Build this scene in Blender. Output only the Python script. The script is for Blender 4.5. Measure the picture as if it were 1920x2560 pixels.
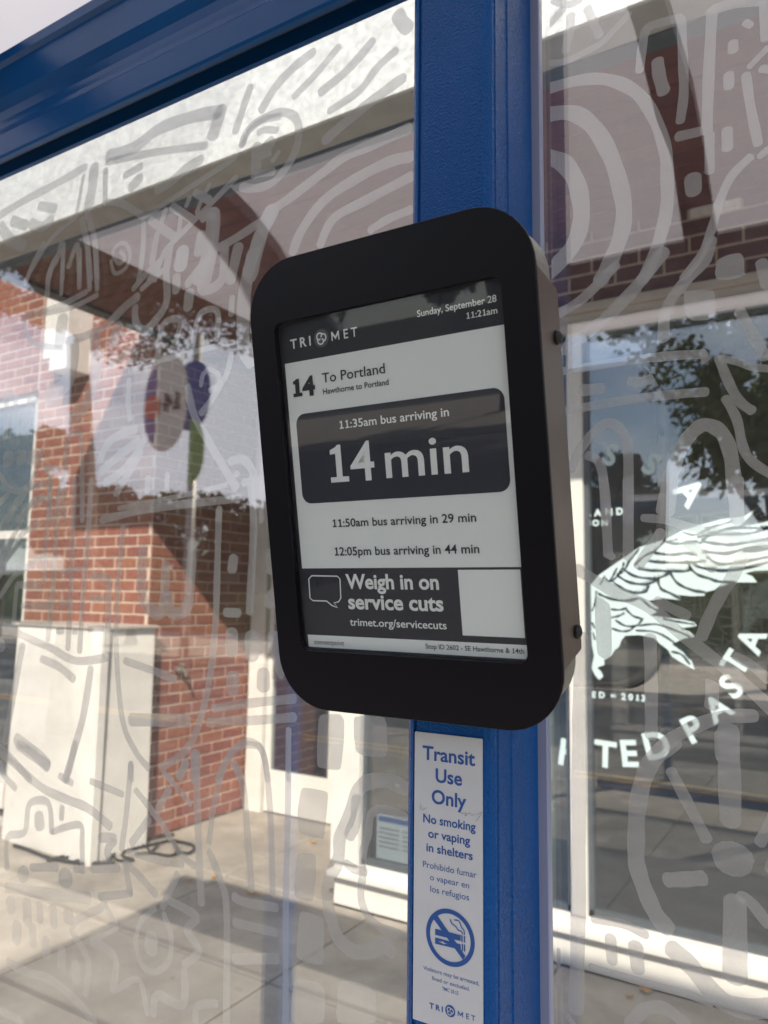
import bpy, bmesh, math, random
from mathutils import Vector, Matrix
random.seed(7)
C = bpy.context.scene.collection
scn = bpy.context.scene
for o in list(bpy.data.objects): bpy.data.objects.remove(o)
rad = math.radians

# ------------------------------------------------------------------ camera
FPX = 1924.0; CX, CY = 960.0, 1280.0
CAM = Vector((0, 0, 1.55))
def _n(v): return v.normalized()
def _cr(x, y): return Vector((x - CX, y - CY, FPX))
_up = _n(_cr(1250, -16000)); _l = _cr(-2230, 1445)
_l = _n(_l - _up * (_l.normalized().dot(_up)) * _l.length) if False else _n(_n(_l) - _up * _n(_l).dot(_up))
_X = -_l; _Y = _up.cross(_X)
RW = Matrix((_X, _Y, _up))
cd = bpy.data.cameras.new('camera'); cam = bpy.data.objects.new('camera', cd); C.objects.link(cam)
rx = RW @ Vector((1, 0, 0)); ry = RW @ Vector((0, -1, 0)); rz = RW @ Vector((0, 0, -1))
cam.matrix_world = Matrix(((rx.x, ry.x, rz.x, CAM.x), (rx.y, ry.y, rz.y, CAM.y), (rx.z, ry.z, rz.z, CAM.z), (0, 0, 0, 1)))
cd.sensor_fit = 'VERTICAL'; cd.sensor_height = 36; cd.sensor_width = 27
cd.lens = 36 * FPX / 2560.0
cd.clip_start = 0.02; cd.clip_end = 500
cd.dof.use_dof = True; cd.dof.focus_distance = 0.68; cd.dof.aperture_fstop = 9.0
scn.camera = cam

# ------------------------------------------------------------------ world, sun, exposure
SUN_EL, SUN_AZ = 38.0, 150.0
w = bpy.data.worlds.new('World'); scn.world = w; w.use_nodes = True
nt = w.node_tree; nt.nodes.clear()
out = nt.nodes.new('ShaderNodeOutputWorld'); bg = nt.nodes.new('ShaderNodeBackground'); bg.inputs[1].default_value = 0.10
sky = nt.nodes.new('ShaderNodeTexSky'); sky.sky_type = 'NISHITA'; sky.sun_disc = False
sky.sun_elevation = rad(SUN_EL); sky.sun_rotation = rad(SUN_AZ)
tc = nt.nodes.new('ShaderNodeTexCoord'); mp = nt.nodes.new('ShaderNodeMapping'); mp.inputs['Scale'].default_value = (1, 1, 2.2)
nz = nt.nodes.new('ShaderNodeTexNoise'); nz.inputs['Scale'].default_value = 2.3; nz.inputs['Detail'].default_value = 7; nz.inputs['Roughness'].default_value = .58
cr = nt.nodes.new('ShaderNodeValToRGB'); cr.color_ramp.elements[0].position = .44; cr.color_ramp.elements[1].position = .60
mx = nt.nodes.new('ShaderNodeMix'); mx.data_type = 'RGBA'; mx.inputs[7].default_value = (8.6, 8.9, 9.8, 1)
L = nt.links.new
L(tc.outputs['Generated'], mp.inputs[0]); L(mp.outputs[0], nz.inputs['Vector']); L(nz.outputs[0], cr.inputs[0])
L(cr.outputs[0], mx.inputs[0]); L(sky.outputs[0], mx.inputs[6]); L(mx.outputs[2], bg.inputs[0]); L(bg.outputs[0], out.inputs[0])
sd = bpy.data.lights.new('sun', 'SUN'); sd.energy = 5.0; sd.angle = rad(0.6); sd.color = (1, .90, .765)
sun = bpy.data.objects.new('sun', sd); C.objects.link(sun)
az = rad(SUN_AZ); el = rad(SUN_EL)
sdir = Vector((math.sin(az) * math.cos(el), math.cos(az) * math.cos(el), math.sin(el)))
sun.rotation_euler = sdir.to_track_quat('Z', 'Y').to_euler(); sun.location = sdir * 20
scn.render.engine = 'CYCLES'
scn.cycles.max_bounces = 10; scn.cycles.transparent_max_bounces = 24; scn.cycles.transmission_bounces = 8
scn.view_settings.view_transform = 'Standard'; scn.view_settings.look = 'None'
scn.view_settings.exposure = 0.74; scn.view_settings.gamma = 1

# ------------------------------------------------------------------ pixel -> point on a real plane
def ray(x, y): return RW @ _cr(x, y)
def onY(x, y, Y):
    r = ray(x, y); return CAM + r * ((Y - CAM.y) / r.y)
def onX(x, y, X):
    r = ray(x, y); return CAM + r * ((X - CAM.x) / r.x)
def onZ(x, y, Z):
    r = ray(x, y); return CAM + r * ((Z - CAM.z) / r.z)
class Plane:
    def __init__(s, o, u, v): s.o = Vector(o); s.u = Vector(u).normalized(); s.v = Vector(v).normalized(); s.n = s.u.cross(s.v)
    def uv(s, x, y, w=0):
        r = ray(x, y); o = s.o + s.n * w; t = (o - CAM).dot(s.n) / r.dot(s.n); p = CAM + r * t - s.o
        return Vector((p.dot(s.u), p.dot(s.v)))
    def pt(s, a, b, w=0): return s.o + s.u * a + s.v * b + s.n * w

# ------------------------------------------------------------------ materials
def srgb(h):
    return tuple((c / 12.92 if c <= .04045 else ((c + .055) / 1.055) ** 2.4) for c in h)
def mat(name, col, rough=.6, metal=0, bump=0, bscale=80, var=0, vscale=6, spec=.5, coat=0, rand=None, bdet=3, dirt=None):
    m = bpy.data.materials.new(name); m.use_nodes = True; n = m.node_tree.nodes; l = m.node_tree.links.new
    b = n['Principled BSDF']; b.inputs['Base Color'].default_value = (*col, 1); b.inputs['Roughness'].default_value = rough
    b.inputs['Metallic'].default_value = metal; b.inputs['Specular IOR Level'].default_value = spec; b.inputs['Coat Weight'].default_value = coat
    t = n.new('ShaderNodeTexCoord'); src = None
    if rand:
        oi = n.new('ShaderNodeObjectInfo'); r = n.new('ShaderNodeValToRGB'); r.color_ramp.interpolation = 'LINEAR'
        els = r.color_ramp.elements
        for i, c in enumerate(rand):
            p = i / (len(rand) - 1)
            e = els[0] if i == 0 else (els[1] if i == len(rand) - 1 else els.new(p))
            e.position = p; e.color = (*c, 1)
        l(oi.outputs['Random'], r.inputs[0]); src = r.outputs[0]
    if var:
        z = n.new('ShaderNodeTexNoise'); z.inputs['Scale'].default_value = vscale; z.inputs['Detail'].default_value = 6; z.inputs['Roughness'].default_value = .65
        geo = n.new('ShaderNodeNewGeometry'); l(geo.outputs['Position'], z.inputs['Vector'])
        mr = n.new('ShaderNodeMapRange'); mr.inputs[1].default_value = .3; mr.inputs[2].default_value = .7
        mr.inputs[3].default_value = 1 - var; mr.inputs[4].default_value = 1 + var * .5
        l(z.outputs[0], mr.inputs[0])
        q = n.new('ShaderNodeMix'); q.data_type = 'RGBA'; q.blend_type = 'MULTIPLY'; q.inputs[0].default_value = 1
        if src: l(src, q.inputs[6])
        else: q.inputs[6].default_value = (*col, 1)
        l(mr.outputs[0], q.inputs[7]); src = q.outputs[2]
    if dirt:
        z = n.new('ShaderNodeTexNoise'); z.inputs['Scale'].default_value = dirt[1]; z.inputs['Detail'].default_value = 8; z.inputs['Roughness'].default_value = .75
        geo = n.new('ShaderNodeNewGeometry'); l(geo.outputs['Position'], z.inputs['Vector'])
        r = n.new('ShaderNodeValToRGB'); r.color_ramp.elements[0].position = dirt[2]; r.color_ramp.elements[1].position = dirt[2] + .08
        l(z.outputs[0], r.inputs[0])
        q = n.new('ShaderNodeMix'); q.data_type = 'RGBA'
        mm = n.new('ShaderNodeMath'); mm.operation = 'MULTIPLY'; mm.inputs[1].default_value = dirt[3]; l(r.outputs[0], mm.inputs[0]); l(mm.outputs[0], q.inputs[0])
        if src: l(src, q.inputs[6])
        else: q.inputs[6].default_value = (*col, 1)
        q.inputs[7].default_value = (*dirt[0], 1); src = q.outputs[2]
    if src: l(src, b.inputs['Base Color'])
    if bump:
        z = n.new('ShaderNodeTexNoise'); z.inputs['Scale'].default_value = bscale; z.inputs['Detail'].default_value = bdet
        geo = n.new('ShaderNodeNewGeometry'); l(geo.outputs['Position'], z.inputs['Vector'])
        bp = n.new('ShaderNodeBump'); bp.inputs['Strength'].default_value = bump; bp.inputs['Distance'].default_value = .002
        l(z.outputs[0], bp.inputs['Height']); l(bp.outputs[0], b.inputs['Normal'])
    return m
def glassmat(name, refl, tint=(1, 1, 1), rough=0.0, dust=0.0):
    m = bpy.data.materials.new(name); m.use_nodes = True; n = m.node_tree.nodes; l = m.node_tree.links.new; n.clear()
    o = n.new('ShaderNodeOutputMaterial'); tr = n.new('ShaderNodeBsdfTransparent'); tr.inputs[0].default_value = (*tint, 1)
    g = n.new('ShaderNodeBsdfGlossy'); g.inputs['Roughness'].default_value = rough
    ms = n.new('ShaderNodeMixShader')
    lw = n.new('ShaderNodeLayerWeight'); lw.inputs[0].default_value = .2
    mr = n.new('ShaderNodeMapRange'); mr.inputs[3].default_value = refl; mr.inputs[4].default_value = min(1, refl + .2)
    l(lw.outputs['Fresnel'], mr.inputs[0]); l(mr.outputs[0], ms.inputs[0]); l(tr.outputs[0], ms.inputs[1]); l(g.outputs[0], ms.inputs[2])
    last = ms.outputs[0]
    if dust:
        d = n.new('ShaderNodeBsdfDiffuse'); d.inputs[0].default_value = (.7, .7, .7, 1)
        t2 = n.new('ShaderNodeBsdfTranslucent'); t2.inputs[0].default_value = (.7, .7, .7, 1)
        ad = n.new('ShaderNodeMixShader'); ad.inputs[0].default_value = .5; l(d.outputs[0], ad.inputs[1]); l(t2.outputs[0], ad.inputs[2])
        m2 = n.new('ShaderNodeMixShader'); l(last, m2.inputs[1]); l(ad.outputs[0], m2.inputs[2])
        z = n.new('ShaderNodeTexNoise'); z.inputs['Scale'].default_value = 5; z.inputs['Detail'].default_value = 9; z.inputs['Roughness'].default_value = .7
        geo = n.new('ShaderNodeNewGeometry'); l(geo.outputs['Position'], z.inputs['Vector'])
        r = n.new('ShaderNodeMapRange'); r.inputs[1].default_value = .3; r.inputs[2].default_value = .75; r.inputs[3].default_value = dust * .5; r.inputs[4].default_value = dust * 1.6
        l(z.outputs[0], r.inputs[0]); l(r.outputs[0], m2.inputs[0]); last = m2.outputs[0]
    l(last, o.inputs[0]); return m
def transl(name, col, diffuse, alpha=1.0):
    m = bpy.data.materials.new(name); m.use_nodes = True; n = m.node_tree.nodes; l = m.node_tree.links.new; n.clear()
    o = n.new('ShaderNodeOutputMaterial'); t = n.new('ShaderNodeBsdfTranslucent'); t.inputs[0].default_value = (*col, 1)
    d = n.new('ShaderNodeBsdfDiffuse'); d.inputs[0].default_value = (*col, 1)
    a = n.new('ShaderNodeMixShader'); a.inputs[0].default_value = diffuse; l(t.outputs[0], a.inputs[1]); l(d.outputs[0], a.inputs[2]); last = a.outputs[0]
    if alpha < 1:
        tr = n.new('ShaderNodeBsdfTransparent'); b = n.new('ShaderNodeMixShader'); b.inputs[0].default_value = alpha
        geo = n.new('ShaderNodeNewGeometry'); acc = None
        for sc_, amp in ((7, .16), (900, .10)):
            z = n.new('ShaderNodeTexNoise'); z.inputs['Scale'].default_value = sc_; z.inputs['Detail'].default_value = 5; l(geo.outputs['Position'], z.inputs['Vector'])
            q = n.new('ShaderNodeMapRange'); q.inputs[1].default_value = .3; q.inputs[2].default_value = .7; q.inputs[3].default_value = -amp / 2; q.inputs[4].default_value = amp / 2
            l(z.outputs[0], q.inputs[0]); ad = n.new('ShaderNodeMath'); ad.inputs[1].default_value = alpha; l(q.outputs[0], ad.inputs[0])
            if acc: l(acc, ad.inputs[1])
            acc = ad.outputs[0]
        l(acc, b.inputs[0])
        l(tr.outputs[0], b.inputs[1]); l(last, b.inputs[2]); last = b.outputs[0]
    l(last, o.inputs[0]); return m

M = {}
M['blue'] = mat('blue_paint', (.0, .078, .31), .20, bump=.8, bscale=420, bdet=2, coat=.0, spec=.2, var=.12, vscale=5, dirt=((.01, .02, .06), 60, .74, .6))
M['blue_smooth'] = mat('blue_paint_smooth', (.002, .072, .255), .28, bump=.12, bscale=300, coat=.0, spec=.3, var=.15, vscale=4, dirt=((.008, .012, .03), 25, .72, .7))
M['frame_dark'] = mat('roof_frame_paint', (.006, .012, .035), .4, bump=.1, bscale=300)
M['seal'] = mat('black_rubber_seal', (.012, .013, .016), .6)
M['bead'] = mat('pale_glazing_bead', (.30, .33, .48), .35)
M['ceiling'] = transl('white_translucent_roof', (.67, .665, .69), .22)
M['glass'] = glassmat('shelter_glass', .205, (.985, .99, .988), dust=.018)
M['frost'] = transl('frosted_film', (.90, .90, .93), .5, .50)
M['store_glass'] = glassmat('storefront_glass', .215, (.90, .95, .96), dust=.012)
M['brick'] = mat('red_brick', (.3, .1, .07), .85, bump=.6, bscale=160, var=.3, vscale=30,
                 rand=[(.31, .125, .08), (.40, .18, .11), (.20, .075, .065), (.33, .12, .07), (.15, .07, .075), (.27, .09, .06), (.38, .17, .11), (.24, .085, .07)])
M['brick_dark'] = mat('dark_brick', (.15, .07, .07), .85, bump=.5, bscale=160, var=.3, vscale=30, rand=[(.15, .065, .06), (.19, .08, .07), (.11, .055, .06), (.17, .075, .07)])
M['mortar'] = mat('mortar', (.60, .50, .42), .95, bump=.6, bscale=200, var=.2, vscale=12)
M['white'] = mat('white_paint', (.78, .765, .73), .55, bump=.2, bscale=70, var=.10, vscale=5, dirt=((.35, .33, .30), 22, .70, .5))
M['cream'] = mat('cream_trim', (.58, .53, .48), .55, bump=.15, bscale=70, var=.12, vscale=6)
M['galv'] = mat('galvanised_steel', (.74, .77, .78), .5, metal=.1, bump=.3, bscale=90, var=.28, vscale=38)
M['steel_dark'] = mat('dark_steel_trim', (.10, .12, .135), .5, metal=.3, var=.2, vscale=10)
M['flange'] = mat('grey_steel_flange', (.46, .46, .45), .6, var=.15, vscale=8)
M['wood'] = mat('redwood_boards', (.16, .055, .045), .6, bump=.35, bscale=60, var=.35, vscale=9, rand=[(.165, .058, .046), (.135, .046, .04), (.19, .07, .052), (.15, .05, .045)])
M['concrete'] = mat('concrete', (.40, .365, .31), .9, bump=.7, bscale=150, var=.36, vscale=3.5, bdet=8, dirt=((.15, .135, .115), 9, .60, .55),
                    rand=[(.40, .365, .31), (.36, .33, .285), (.42, .38, .325), (.38, .345, .295)])
M['joint'] = mat('joint_dirt', (.10, .09, .075), .95)
M['asphalt'] = mat('asphalt', (.055, .055, .058), .95, bump=.5, bscale=120, var=.25, vscale=3)
M['yellow'] = mat('yellow_line', (.50, .30, .06), .8, var=.2, vscale=10)
M['black'] = mat('bronze_black_coat', (.0030, .0024, .0060), .36, bump=.03, bscale=900, spec=.25, dirt=((.04, .035, .035), 45, .72, .35))
M['brown'] = mat('brown_anodised', (.24, .19, .165), .33, metal=.8, bump=.08, bscale=500, var=.1, vscale=20)
M['silver'] = mat('brushed_aluminium', (.36, .36, .33), .42, metal=.75, bump=.15, bscale=300, var=.12, vscale=40)
M['screw'] = mat('black_screw', (.012, .014, .014), .35, metal=.3)
M['paper'] = mat('epaper_white', (.82, .86, .835), .6, var=.02, vscale=20)
M['ink'] = mat('epaper_ink', (.020, .021, .032), .5)
M['grey_ink'] = mat('epaper_grey', (.10, .105, .11), .5)
M['cover'] = glassmat('screen_cover', .035, (.97, .98, .99), dust=.006)
M['sign_white'] = mat('sign_white_vinyl', (.60, .62, .66), .45, bump=.05, bscale=300, var=.04, vscale=30, dirt=((.30, .30, .30), 170, .70, .5))
M['sign_blue'] = mat('sign_blue_ink', (.018, .085, .33), .5)
M['pencil'] = mat('pencil_mark', (.28, .26, .27), .6)
M['vinyl'] = mat('window_white_vinyl', (.62, .77, .80), .6)
M['vinyl_line'] = mat('window_dark_line', (.022, .035, .055), .6)
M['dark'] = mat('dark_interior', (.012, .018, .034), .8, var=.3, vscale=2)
M['dark_floor'] = mat('interior_floor', (.05, .045, .045), .5, var=.3, vscale=3)
M['green_blind'] = mat('pale_green_shelf', (.42, .52, .42), .6, var=.2, vscale=8)
M['rubber'] = mat('black_cable', (.012, .012, .013), .5)
M['leaf_dry'] = mat('dry_leaf', (.50, .27, .07), .7, var=.3, vscale=60)
M['trunk'] = mat('bark', (.10, .075, .055), .95, bump=.8, bscale=40, var=.3, vscale=9)
M['leaf'] = mat('foliage', (.11, .125, .035), .65, var=.45, vscale=1.2)
M['red'] = mat('sign_red', (.45, .04, .03), .5)
M['sign_yellow'] = mat('stop_sign_yellow', (.75, .55, .08), .5)
M['sign_green'] = mat('stop_sign_green', (.16, .36, .12), .5)
M['brass'] = mat('tap_metal', (.42, .42, .38), .35, metal=.8)
M['lens'] = mat('bulb_glass', (.7, .65, .5), .3)

# ------------------------------------------------------------------ builders
ROOT = {}
def tag(o, label=None, cat=None, group=None, kind=None):
    if label: o['label'] = label
    if cat: o['category'] = cat
    if group: o['group'] = group
    if kind: o['kind'] = kind
    return o
def thing(name, loc, label, cat, group=None):
    o = bpy.data.objects.new(name, None); C.objects.link(o); o.location = loc; ROOT[o.name] = Vector(loc)
    o.empty_display_size = .05
    return tag(o, label, cat, group)
def mesh(name, vs, fs, m, smooth=False):
    me = bpy.data.meshes.new(name); me.from_pydata([tuple(v) for v in vs], [], fs); me.materials.append(m)
    if smooth:
        for p in me.polygons: p.use_smooth = True
    me.update(); return me
def place(name, me, parent=None, loc=None):
    o = bpy.data.objects.new(name, me); C.objects.link(o)
    base = Vector((0, 0, 0))
    if parent: o.parent = parent; base = ROOT[parent.name]
    if loc is not None: o.location = Vector(loc) - base; ROOT[o.name] = Vector(loc)
    else: o.location = -base if parent else (0, 0, 0); ROOT[o.name] = Vector((0, 0, 0))
    return o
def obj(name, vs, fs, m, parent=None, smooth=False): return place(name, mesh(name, vs, fs, m, smooth), parent)
class MB:
    def __init__(s): s.v = []; s.f = []
    def add(s, vs, fs):
        k = len(s.v); s.v += [Vector(v) for v in vs]; s.f += [tuple(i + k for i in f) for f in fs]; return s
    def box(s, a, b):
        x0, y0, z0 = a; x1, y1, z1 = b
        return s.add([(x0, y0, z0), (x1, y0, z0), (x1, y1, z0), (x0, y1, z0), (x0, y0, z1), (x1, y0, z1), (x1, y1, z1), (x0, y1, z1)],
                     [(0, 3, 2, 1), (4, 5, 6, 7), (0, 1, 5, 4), (1, 2, 6, 5), (2, 3, 7, 6), (3, 0, 4, 7)])
    def prism(s, poly, d0, d1, f):
        n = len(poly); vs = [f(p[0], p[1], d0) for p in poly] + [f(p[0], p[1], d1) for p in poly]
        fs = [tuple(range(n))[::-1], tuple(range(n, 2 * n))] + [(i, (i + 1) % n, (i + 1) % n + n, i + n) for i in range(n)]
        return s.add(vs, fs)
    def tube(s, pts, r, k=8):
        pts = [Vector(p) for p in pts]; vs = []; fs = []
        for i, p in enumerate(pts):
            t = (pts[min(i + 1, len(pts) - 1)] - pts[max(i - 1, 0)]).normalized()
            a = t.cross(Vector((0, 0, 1)));
            if a.length < .05: a = t.cross(Vector((1, 0, 0)))
            a.normalize(); b = t.cross(a); rr = r[i] if isinstance(r, (list, tuple)) else r
            for j in range(k):
                g = 2 * math.pi * j / k; vs.append(p + (a * math.cos(g) + b * math.sin(g)) * rr)
        for i in range(len(pts) - 1):
            for j in range(k): fs.append((i * k + j, i * k + (j + 1) % k, (i + 1) * k + (j + 1) % k, (i + 1) * k + j))
        fs.append(tuple(range(k))); fs.append(tuple(range((len(pts) - 1) * k, len(pts) * k))[::-1])
        return s.add(vs, fs)
    def build(s, name, m, parent=None, smooth=False, bevel=0):
        o = obj(name, s.v, s.f, m, parent, smooth)
        bm = bmesh.new(); bm.from_mesh(o.data); bmesh.ops.recalc_face_normals(bm, faces=bm.faces)
        if bevel:
            es = [e for e in bm.edges if len(e.link_faces) == 2 and e.calc_face_angle(0) > .6]
            bmesh.ops.bevel(bm, geom=es, offset=bevel, segments=2, affect='EDGES', profile=.7)
        bm.to_mesh(o.data); bm.free()
        return o
def catmull(pts, k=6, closed=False):
    if len(pts) < 3: return [Vector(p) for p in pts]
    P = [Vector(p) for p in pts]; out = []; n = len(P)
    for i in range(n - 1):
        p0 = P[max(i - 1, 0)]; p1 = P[i]; p2 = P[i + 1]; p3 = P[min(i + 2, n - 1)]
        for j in range(k):
            t = j / k; out.append(.5 * ((2 * p1) + (p2 - p0) * t + (2 * p0 - 5 * p1 + 4 * p2 - p3) * t * t + (3 * p1 - p0 - 3 * p2 + p3) * t ** 3))
    out.append(P[-1]); return out
def ribbon(pts, wd, k=6, cap=True, wob=0.0, smooth=True):
    """2-D brush stroke: quads plus round caps"""
    P = catmull(pts, k) if smooth else [Vector(p) for p in pts]
    if len(P) == 2 and wob: P = [P[0], P[0].lerp(P[1], .33), P[0].lerp(P[1], .66), P[1]]
    vs = []; fs = []; n = len(P); ph = random.random() * 6
    for i, p in enumerate(P):
        t = (P[min(i + 1, n - 1)] - P[max(i - 1, 0)]); t.normalize(); nn = Vector((-t.y, t.x))
        h = wd / 2 * (1 + wob * math.sin(ph + i * .9))
        vs += [p + nn * h, p - nn * h]
        if i: fs.append((2 * i - 2, 2 * i - 1, 2 * i + 1, 2 * i))
    if cap:
        for end in (0, n - 1):
            t = (P[1] - P[0]) if end == 0 else (P[-1] - P[-2]); t.normalize(); s = -1 if end == 0 else 1
            a, b = 2 * end, 2 * end + 1; c = P[end]; r = (vs[a] - vs[b]).length / 2; nn = Vector((-t.y, t.x)); ids = [a]
            for j in range(1, 6):
                g = math.pi * j / 6; vs.append(c + nn * math.cos(g) * r + t * s * math.sin(g) * r * .75); ids.append(len(vs) - 1)
            ids.append(b); fs.append(tuple(ids if s < 0 else ids[::-1]))
    return vs, fs
def tess(me):
    bm = bmesh.new(); bm.from_mesh(me); bmesh.ops.triangulate(bm, faces=[f for f in bm.faces if len(f.verts) > 4]); bm.to_mesh(me); bm.free()
_fcache = {}
def capheight():
    if 'H' not in _fcache: _fcache['H'] = max(v.y for v in raw_mesh('H', 0, 1)[0])
    return _fcache['H']
_gc = {}
def font_mesh(body, bold=0, spacing=1):
    """a line of lettering, glyph by glyph; the figure 1 gets its flag and foot"""
    if '1' not in body and 'M E' not in body: return raw_mesh(body, bold, spacing)
    H = capheight(); x = 0; V = []; F = []
    for ch in body:
        if ch == ' ': x += _adv(' '); continue
        if ch == 'M':
            W_, s_ = .80 * H / .7, .11 * H / .7 + bold; k = len(V)
            V += [Vector((x + a, b, 0)) for a, b in ((0, 0), (s_, 0), (s_, H), (0, H), (W_ - s_, 0), (W_, 0), (W_, H), (W_ - s_, H), (s_, H * .60), (W_ / 2, H * .10), (W_ / 2, H * .46), (W_ - s_, H * .60))]
            F += [(k, k + 1, k + 8, k + 2, k + 3), (k + 4, k + 5, k + 6, k + 7, k + 11), (k + 8, k + 9, k + 10, k + 2), (k + 9, k + 11, k + 7, k + 10)]
            x += W_ + .1 * H / .7; continue
        if ch == '1':
            t = .052 * H / .7 + bold; c = .30 * H / .7; f = .042 * H / .7 + bold * .7
            pts = [(c - .19, 0), (c + .19, 0), (c + .19, 2 * f), (c + t, 2 * f), (c + t, H), (c - t * .2, H), (c - t * .8, H * .945), (c - .17, H * .875), (c - .17, H * .875 - 1.7 * f), (c - t, H * .86 - 1.3 * f), (c - t, 2 * f), (c - .19, 2 * f)]
            k = len(V); V += [Vector((x + a, b, 0)) for a, b in pts]
            F += [(k, k + 1, k + 2, k + 3, k + 10, k + 11), (k + 3, k + 4, k + 5, k + 6, k + 9, k + 10), (k + 6, k + 7, k + 8, k + 9)]
            x += .54 * H / .7; continue
        if (ch, bold) not in _gc: _gc[(ch, bold)] = raw_mesh(ch, bold)
        vs, fs = _gc[(ch, bold)]; k = len(V); V += [Vector((v.x + x, v.y, 0)) for v in vs]; F += [tuple(i + k for i in f) for f in fs]
        x += _adv(ch)
    return V, F
def _adv(ch):
    if ('adv', ch) not in _gc:
        w_ = lambda t: max(v.x for v in raw_mesh(t, 0)[0])
        _gc[('adv', ch)] = w_('H' + ch + 'H') - w_('HH')
    return _gc[('adv', ch)]
def raw_mesh(body, bold=0, spacing=1):
    cu = bpy.data.curves.new('t', 'FONT'); cu.body = body; cu.size = 1; cu.offset = bold; cu.space_character = spacing; cu.resolution_u = 4
    o = bpy.data.objects.new('t', cu); C.objects.link(o)
    dg = bpy.context.evaluated_depsgraph_get(); me = bpy.data.meshes.new_from_object(o.evaluated_get(dg))
    vs = [v.co.copy() for v in me.vertices]; fs = [tuple(p.vertices) for p in me.polygons]
    bpy.data.objects.remove(o); bpy.data.curves.remove(cu); bpy.data.meshes.remove(me)
    return vs, fs
def text_on(pl, body, p_left, p_right, p_top, m, parent, w=.0004, bold=0, spacing=1, name='text_line', slope=False):
    vs, fs = font_mesh(body, bold, spacing)
    a = pl.uv(*p_left); b = pl.uv(*p_right); t = pl.uv(*p_top)
    h = abs((t - a).y); x0 = min(v.x for v in vs); x1 = max(v.x for v in vs)
    sx = (b.x - a.x) / (x1 - x0); sy = h / capheight(); base = (a.y + b.y) / 2
    return obj(name, [pl.pt(a.x + (v.x - x0) * sx, base + v.y * sy, w) for v in vs], fs, m, parent)
def poly_on(pl, pts, m, parent, w=.0002, name='panel', local=False):
    q = [Vector(p) for p in pts] if local else [pl.uv(*p) for p in pts]
    o = obj(name, [pl.pt(a.x, a.y, w) for a in q], [tuple(range(len(q)))], m, parent); tess(o.data); return o
def rrect(u0, v0, u1, v1, r, k=8):
    pts = []
    for cx, cy, a0 in ((u1 - r, v1 - r, 0), (u0 + r, v1 - r, 90), (u0 + r, v0 + r, 180), (u1 - r, v0 + r, 270)):
        for j in range(k + 1):
            g = rad(a0 + 90 * j / k); pts.append((cx + r * math.cos(g), cy + r * math.sin(g)))
    return pts

# ================================================================== GROUND
def struct(o): o['kind'] = 'structure'; return o
sub = MB().box((-60, -1.3, -.5), (60, 60, -.015)).build('ground', M['joint']); struct(sub)
street = MB().box((-60, -12.6, -.6), (60, -1.35, -.14)).build('street', M['asphalt']); struct(street)
for i, y in enumerate((-6.35, -6.15)):
    struct(MB().box((-60, y - .035, -.139), (60, y + .035, -.134)).build('road_marking', M['yellow']))
kerb = MB().box((-60, -1.35, -.5), (60, -1.2, .0)).build('kerb', M['concrete'], bevel=.012); struct(kerb)
struct(MB().box((-60, -30, -.6), (60, -12.6, 0)).build('far_pavement', M['concrete']))
pave = bpy.data.objects.new('sidewalk', None); C.objects.link(pave); pave['kind'] = 'structure'; ROOT['sidewalk'] = Vector((0, 0, 0))
def slab_mesh(dx, dy, nm='slab'):
    mb = MB().box((-dx / 2, -dy / 2, -.06), (dx / 2, dy / 2, 0))
    me = mesh(nm, mb.v, mb.f, M['concrete']); bm = bmesh.new(); bm.from_mesh(me)
    bmesh.ops.recalc_face_normals(bm, faces=bm.faces); bmesh.ops.bevel(bm, geom=list(bm.edges), offset=.004, segments=1, affect='EDGES'); bm.to_mesh(me); bm.free(); return me
XJ = [-3.03 + .945 * k for k in range(-4, 9)]
YJ = [-1.195, -.6, .2, .99, 1.79, 2.59, 3.39]
for j in range(len(YJ) - 1):
    me = slab_mesh(.945 - .010, YJ[j + 1] - YJ[j] - .010)
    for i in range(len(XJ) - 1):
        place('slab', me, pave, ((XJ[i] + XJ[i + 1]) / 2, (YJ[j] + YJ[j + 1]) / 2, 0))
for x0, x1 in ((-3.89, -3.055), (-3.045, -2.34)):
    place('slab', slab_mesh(x1 - x0, 1.12), pave, ((x0 + x1) / 2, 3.395 + .56, 0))
# far, uncounted pavement left of the slabs
struct(MB().box((-60, -1.195, -.1), (XJ[0] - .01, 3.49, 0)).build('sidewalk_beyond', M['concrete']))
struct(MB().box((XJ[-1] + .01, -1.195, -.1), (60, 3.39, 0)).build('sidewalk_beyond', M['concrete']))

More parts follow.
